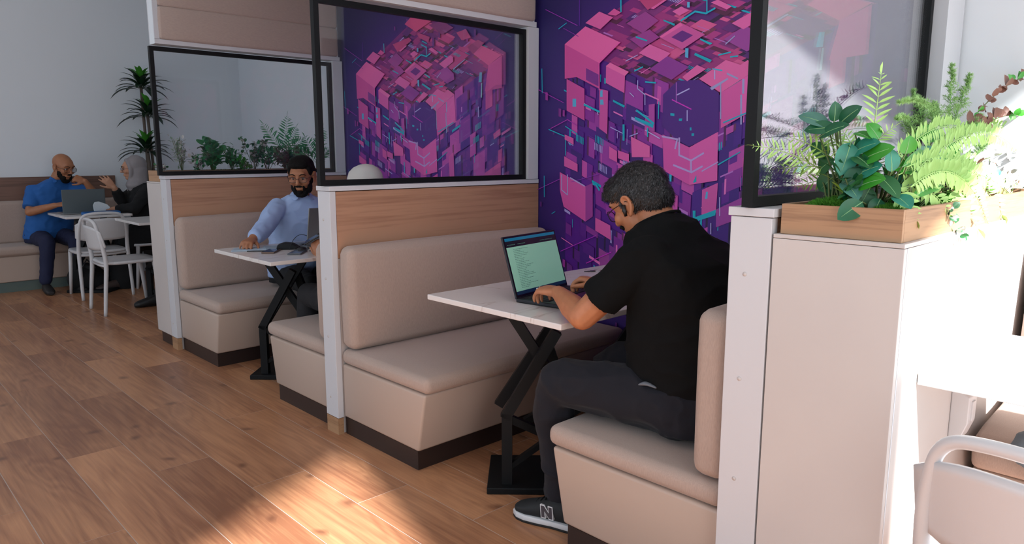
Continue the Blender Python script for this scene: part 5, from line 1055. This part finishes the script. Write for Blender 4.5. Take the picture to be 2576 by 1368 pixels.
# woman in grey headscarf
def woman():
    c = V((2.40, 8.03, 1.185)); A = basis(R(82), R(6)); s = .98; ABAYA = mat('black abaya', '08080a', .9)
    ft = [(2.18, 7.93, 0), (2.2, 8.12, 0)]
    body = sitter('person in a grey headscarf and black robe gesturing with a raised hand', (2.52, 8.02, .52), (2.44, 8.02, 1.05), c, A, s, mat('fair skin', 'b58468', .55), ABAYA, ABAYA,
        (2.44, 7.85, .96), (2.30, 7.80, .80), (2.13, 7.88, .80), (2.44, 8.19, .96), (2.28, 8.10, .86), (2.20, 8.04, 1.005),
        [((-.55, .02, .65), (-.4, -.55, .5), -1, (.25, .3, .35, .4), V((2.20, 8.04, 1.005))), ((-1, .1, -.1), (0, -.2, 1), 1, (.6, .6, .6, .6), V((2.13, 7.88, .80)))],
        [(2.24, 7.93, .52), (2.26, 8.12, .52)], ft, hw=.175, long_sleeve=True, depthv=(-1, 0, 0), voxel=.009, ears=False)
    F = Flesh(); P = lambda x, y, z: c+A @ V((x, y, z))
    F.ell(P(0, -.020, .038), (.088, .102, .098), A); ov = [P(.064*cos(a), .062-.02*abs(cos(a)), .004+.092*sin(a)) for a in [2*pi*k/28 for k in range(29)]]; F.limb(ov, [.020]*29, 10); F.limb([P(0, -.03, .0), P(0, -.02, -.09), P(0, 0, -.16)], [.088, .085, .10], 18)
    F.ell(P(0, .01, -.155), (.115, .095, .06), A); F.limb([P(.055, .04, -.13), P(.06, .075, -.24), P(.055, .085, -.33)], [.045, .05, .035], 14, flat=.5)
    hs = F.build('headscarf', mat('grey headscarf', '8a8486', .85), body, .007, 4, wrinkle=(9, .007, (1, 1, .5)))
    # face opening: face oval sits proud of the scarf
    F = Flesh(); head_flesh(F, P(0, .022, 0), A, s*.93, ears=False); F.build('face', mat('fair skin', 'b58468', .55), body, .005, 4)
    glasses(body, P(0, .024, 0), A, s*.93, mat('rose spectacle frame', '4a2f30', .4), .022, .018); brows(body, P(0, .022, 0), A, s*.93, HAIRB); eyes(body, P(0, .022, 0), A, s*.93)
    F = Flesh(); F.limb([(2.50, 7.98, .50), (2.30, 7.98, .50), (2.24, 7.99, .30), (2.23, 7.99, .08)], [.15, .13, .14, .15], 16); F.limb([(2.50, 8.08, .50), (2.30, 8.10, .50), (2.24, 8.1, .30), (2.23, 8.1, .08)], [.15, .13, .13, .14], 16)
    F.build('robe_skirt', ABAYA, body, .012, 3)
    shoes(body, [(2.12, 7.93, 0), (2.12, 8.1, 0)], [(-1, 0, 0), (-1, 0, 0)], mat('sandal', '3a2c28', .6), 'sandal')
woman()
# person in a white cap, back against the middle divider
def capman():
    c = V((2.135, 3.36, 1.150)); A = basis(R(2), R(12)); s = 1.0
    ft = [(2.05, 3.95, 0), (2.27, 3.95, 0)]
    body = sitter('person in a white panelled cap behind the middle divider, holding a phone', (2.16, 3.40, .50), (2.16, 3.33, 1.02), c, A, s, SKIN, mat('cream shirt', 'b5ada2', .85), mat('dark trousers', '1a1a1e', .85),
        (1.985, 3.36, .95), (2.00, 3.52, .74), (2.075, 3.76, .765), (2.335, 3.36, .95), (2.36, 3.55, .76), (2.22, 3.76, .79),
        [((-.02, .5, .8), (-.9, -.2, .2), -1, (1.5, 1.5, 1.5, 1.4), V((2.075, 3.76, .765))), ((0, 1, 0), (0, 0, 1), -1, (.6, .6, .6, .6), V((2.22, 3.76, .80)))],
        [(2.05, 3.86, .53), (2.27, 3.86, .53)], ft, hw=.19, depthv=(0, 1, 0), voxel=.009)
    P = lambda x, y, z: c+A @ V((x*s, y*s, z*s)); capm = mat('white cap cloth', 'cfcac2', .85)
    b = B(); n = 24
    pr_ = [(.0955, .028), (.098, .045), (.094, .075), (.080, .105), (.055, .125), (.025, .135), (.004, .137)]
    rings = []
    for r_, z in pr_: rings.append([b.bm.verts.new(P(r_*cos(2*pi*k/n)*.93*(1-.03*(k % 4 == 0)), r_*1.1*sin(2*pi*k/n)*(1-.03*(k % 4 == 0))-.015, z)) for k in range(n)])
    for A_, C_ in zip(rings, rings[1:]):
        for k in range(n): b.bm.faces.new((A_[k], A_[(k+1) % n], C_[(k+1) % n], C_[k]))
    b.bm.faces.new(rings[-1]); b.bm.faces.new(rings[0]); bmesh.ops.recalc_face_normals(b.bm, faces=b.bm.faces)
    cp = b.obj('cap', capm, body, True)
    b = B(); pts = [P(.07*cos(a)*1.0, .085+.075*sin(a), .028-.01*sin(a)) for a in [pi*k/10 for k in range(11)]]; vs = [b.bm.verts.new(p) for p in pts]; b.bm.faces.new(vs); o = b.obj('cap_peak', capm, cp); md = o.modifiers.new('s', 'SOLIDIFY'); md.thickness = .004
    hair_cap(body, c, A, s, HAIRB, [(0, -.03, .02, .079, .088, .05), (0, -.05, -.01, .066, .06, .045)], 5, 0, voxel=.007)
    shoes(body, ft, [(0, 1, 0), (0, 1, 0)], SHOEK)
    t = thing('smartphone', 'black phone held up in a hand beside the divider post', 'phone', (2.07, 3.79, .872)); t.rotation_euler = (R(-30), R(-12), R(50))
    put('body', -.036, -.074, -.004, .036, .074, .004, mat('black phone case', '0c0d10', .3), t, .003); put('screen', -.033, -.071, .0042, .033, .071, .0046, mat('dark glass', '07080a', .08), t)
capman()
# ================================================================ THINGS ON THE TABLES
SCRK = mat('laptop bezel', '0b0c0e', .2)
def laptop(label, hinge, ang, width, depth, lid_h, tilt, body_m, lid_m, screen=None):
    """hinge: centre of the hinge line on the table; ang: turn about z; local +y points away from the user"""
    t = thing('laptop', label, 'laptop', hinge, ang); w2 = width/2
    b = B(); b.box(-w2, -depth, .001, w2, 0, .016, .004, 2); b.obj('base', body_m, t)
    put('keyboard', -w2+.02, -depth*.56, .0162, w2-.02, -.02, .0172, mat('keyboard deck', '0a0a0b', .7), t)
    kb = B()
    for r in range(5):
        for k in range(14):
            x = -w2+.03+(width-.06)*k/14; y = -depth*.54+(depth*.54-.03)*r/5; kb.box(x, y, .0173, x+(width-.06)/14-.003, y+(depth*.54-.03)/5-.003, .0185)
    o = kb.obj('keys', mat('black keys', '17171a', .6), t); o['kind'] = 'stuff'
    put('touchpad', -.055, -depth+.012, .0162, .055, -depth*.60, .0166, mat('touchpad', '1e1f22', .35), t)
    lid = bpy.data.objects.new('lid', None); COL.objects.link(lid); lid.parent = t
    me_ = B(); me_.box(-w2, -.004, 0, w2, .004, lid_h, .003, 2); bpy.data.objects.remove(lid); lid = me_.obj('lid', lid_m, t); lid.location = (0, 0, .012); lid.rotation_euler = (-tilt, 0, 0)
    return t, lid, w2
HP = 10.0
t, lid, w2 = laptop('open dark laptop showing a pale green document, hands of the man in black on it', (2.150, 2.062, .7655), R(9.6), .375, .25, .252, R(17), mat('space grey aluminium', '2c2d31', .4, .6), mat('space grey lid', '33343a', .4, .6))
put('bezel', -w2+.003, -.0052, .006, w2-.003, -.0041, .249, SCRK, lid)
GLOW = .34
def scr(name, x0, z0, x1, z1, color, k=GLOW, d=.0056): 
    return put(name, x0, -d-.0002, z0, x1, -d, z1, mat('screen '+color, color, .15, emit=(color, k)), lid)
scr('document', -w2+.010, .028, w2-.010, .206, '86b8a2', .26); scr('task_bar', -w2+.010, .014, w2-.010, .0275, '0c2238', .5)
scr('browser_tabs', -w2+.010, .231, w2-.010, .243, '0f5a78', .6); scr('tool_bar', -w2+.010, .2065, w2-.010, .2305, '15161a', .4)
tx = B(); rnd = random.Random(9)
for i in range(24):
    z = .195-i*.0068; L_ = rnd.uniform(.04, .17) if i < 6 else rnd.uniform(.05, .11); x = -w2+.05
    while x < -w2+.05+L_:
        q = rnd.uniform(.004, .014); tx.box(x, -.0061, z, x+q, -.0059, z+.0016); x += q+.003
for x in (-w2+.02, -w2+.09, .06, .10):
    for k in range(6): tx.box(x+k*.009, -.0061, .214, x+k*.009+.006, -.0059, .217)
o = tx.obj('text_lines', mat('screen text', '4f7f70', .5), lid); o['kind'] = 'stuff'
ic = B()
for k in range(3): ic.box(-.045+k*.016, -.0061, .017, -.035+k*.016, -.0059, .024)
o = ic.obj('task_icons', mat('task icons', 'c0d0d8', .5, emit=('c0d0d8', .4)), lid)
laptop('silver laptop seen from the back of its lid, half behind the divider post', (2.345, 4.085, .7655), R(180), .36, .24, .245, R(12), SILVER, SILVER)
t3, lid3, w3 = laptop('dark silver laptop on the far table in front of the man in the blue polo', (1.895, 7.93, .7655), R(180), .37, .23, .225, R(4), SILVER, mat('dull silver lid', '5d686c', .4, .5))
# keys on the near table
t = thing('key_ring', 'bunch of keys on a ring lying beyond the near laptop', 'keys', (2.80, 2.30, .7655))
b = B(); b.tube([(.022*cos(a), .022*sin(a), .004) for a in [2*pi*k/20 for k in range(20)]], .0015, 6, closed=True); b.obj('ring', CHROME, t)
for a in (2.6, -.4, -.1):
    b = B(); b.box(.02, -.011, .0, .042, .011, .0035, .001, 1); b.box(.042, -.004, .0, .075, .004, .003); b.obj('key', DARKPL, t).rotation_euler = (0, 0, a)
# middle table
def cable(name, label, pts, r=.0018, m=None, cat='cable'):
    b = B(); P = [V(p) for p in pts]; S = []
    for i in range(len(P)-1):
        p0, p1, p2, p3 = P[max(i-1, 0)], P[i], P[i+1], P[min(i+2, len(P)-1)]
        for k in range(6):
            u = k/6; S.append(.5*((2*p1)+(-p0+p2)*u+(2*p0-5*p1+4*p2-p3)*u*u+(-p0+3*p1-3*p2+p3)*u**3))
    S.append(P[-1]); b.tube(S, r, 6); return tag(b.obj(name, m or DARKPL), label, cat)
ZT2 = .7655
def slab(name, label, cat, x, y, z, lx, ly, h, a, m, sm=None):
    t = thing(name, label, cat, (x, y, z), a); put('body', -lx/2, -ly/2, 0, lx/2, ly/2, h, m, t, min(.003, h*.4))
    if sm: put('screen', -lx/2+.004, -ly/2+.004, h+.0002, lx/2-.004, ly/2-.004, h+.0006, sm, t)
    return t
slab('notepad', 'pale blue papers under the hand of the man in the light blue shirt', 'papers', 1.895, 4.285, ZT2, .20, .13, .006, R(-30), mat('pale blue paper', 'a9bccb', .8))
slab('notebook', 'pale blue notebook under a phone beside the black pouch', 'notebook', 2.035, 4.245, ZT2, .12, .15, .010, R(-20), mat('blue grey cover', '8fa0ad', .7))
slab('smartphone', 'phone with a brown edge lying left of the black pouch', 'phone', 1.945, 4.10, ZT2, .075, .155, .010, R(-42), mat('bronze phone case', '6d584c', .35, .3), mat('dark glass', '07080a', .08))
slab('smartphone', 'grey phone lying at the front of the middle table', 'phone', 2.035, 3.95, ZT2, .078, .16, .009, R(-42), mat('grey phone case', '5b5e63', .35, .4), mat('grey phone glass', '56595c', .15))
b = B(); b.prism([(-.07, 0), (-.06, .03), (-.02, .042), (.03, .035), (.062, .015), (.07, 0)], -.04, .04, 'y', .008, 3); o = b.obj('pouch', mat('black pouch fabric', '0e0f12', .8), None, True); o.location = (2.085, 4.16, ZT2); o.rotation_euler = (0, 0, R(-35)); tag(o, 'black soft pouch in the middle of the cluttered table', 'pouch')
b = B(); b.box(-.07, -.004, 0, .07, .004, .007, .003, 2); o = b.obj('pen', DARKPL); o.location = (1.90, 4.17, ZT2); o.rotation_euler = (0, 0, R(-35)); tag(o, 'dark pen lying beside the papers', 'pen')
t = thing('computer_mouse', 'small dark wired puck beside the grey phone', 'mouse', (2.10, 4.02, ZT2)); b = B(); b.ball((0, 0, .012), (.030, .020, .012)); b.obj('body', DARKPL, t)
cable('cable', 'black cable looping up above the middle table', [(2.06, 4.10, ZT2+.01), (2.10, 4.12, ZT2+.06), (2.15, 4.13, ZT2+.085), (2.20, 4.12, ZT2+.07), (2.20, 4.08, ZT2+.03), (2.14, 4.03, ZT2+.004), (2.07, 4.06, ZT2+.012), (2.13, 4.06, ZT2+.03), (2.18, 4.03, ZT2+.02), (2.17, 3.98, ZT2+.003), (2.12, 3.97, ZT2+.003)])
slab('adapter', 'flat black adapter lying against the silver laptop', 'adapter', 2.19, 4.20, ZT2, .12, .04, .012, R(-25), DARKPL)
# far table: blue box with a paper fan
t = thing('tray_box', 'flat blue plastic box on the far table', 'box', (1.985, 7.735, .7655)); b = B(); b.box(-.16, -.055, 0, .16, .055, .030, .012, 3); b.obj('body', mat('blue plastic', '1d62a8', .45), t, True)
put('rim', -.150, -.049, .0302, .150, .049, .034, mat('darker blue plastic', '174f88', .45), t, .001)
t = thing('tissue', 'white paper standing up out of the blue box', 'tissue', (1.985, 7.745, .80)); b = B(); b.prism([(-.055, 0), (-.06, .055), (-.045, .085), (-.01, .09), (.06, .06), (.085, .032), (.075, .018), (.045, .010), (.045, 0)], -.006, .006, 'y', .002, 1); b.obj('sheet', mat('white tissue', 'c2cbd0', .9), t)
# bags and shoes on the floor
t = thing('backpack', 'black bag on the floor under the far table', 'bag', (1.88, 8.05, 0)); F = Flesh(); F.ell((1.88, 8.05, .13), (.17, .11, .15)); F.ell((1.97, 8.05, .10), (.13, .10, .11)); F.build('bag_body', mat('black bag cloth', '0a0b0d', .85), t, .01, 4); 
b = B(); b.tube([(-.05, -.10, .16), (-.06, -.12, .24), (0, -.09, .32), (.06, -.12, .24), (.05, -.10, .16)], .008, 6); b.obj('strap', DARKPL, t)
F = Flesh(); F.loft([((2.20, 6.80, .05), (0, .030, 0), (0, 0, .045)), ((2.13, 6.81, .055), (0, .040, 0), (0, 0, .053)), ((2.05, 6.82, .042), (0, .044, 0), (0, 0, .040)), ((1.98, 6.83, .030), (0, .042, 0), (0, 0, .028)), ((1.95, 6.83, .024), (0, .02, 0), (0, 0, .018))], 16); F.limb([(2.16, 6.81, .08), (2.17, 6.81, .15)], [.045, .05]); o = F.build('shoe', SHOEK, None, .006, 3); tag(o, 'single black shoe showing beside the far planter box', 'shoe')
# dark garment on the corner bench
F = Flesh(); F.limb([(2.30, .37, .56), (2.42, .30, .60), (2.62, .20, .60)], [.055, .06, .05], 14); F.limb([(2.28, .28, .53), (2.36, .22, .59), (2.60, .08, .59)], [.05, .055, .05], 14); F.limb([(2.30, .36, .55), (2.285, .32, .42)], [.035, .03], 12)
o = F.build('jacket', mat('slate grey fabric', '5a646c', .9), None, .008, 4, wrinkle=(12, .012, (1, 1, 1))); tag(o, 'slate grey jacket lying on the corner bench behind the near chair', 'jacket')
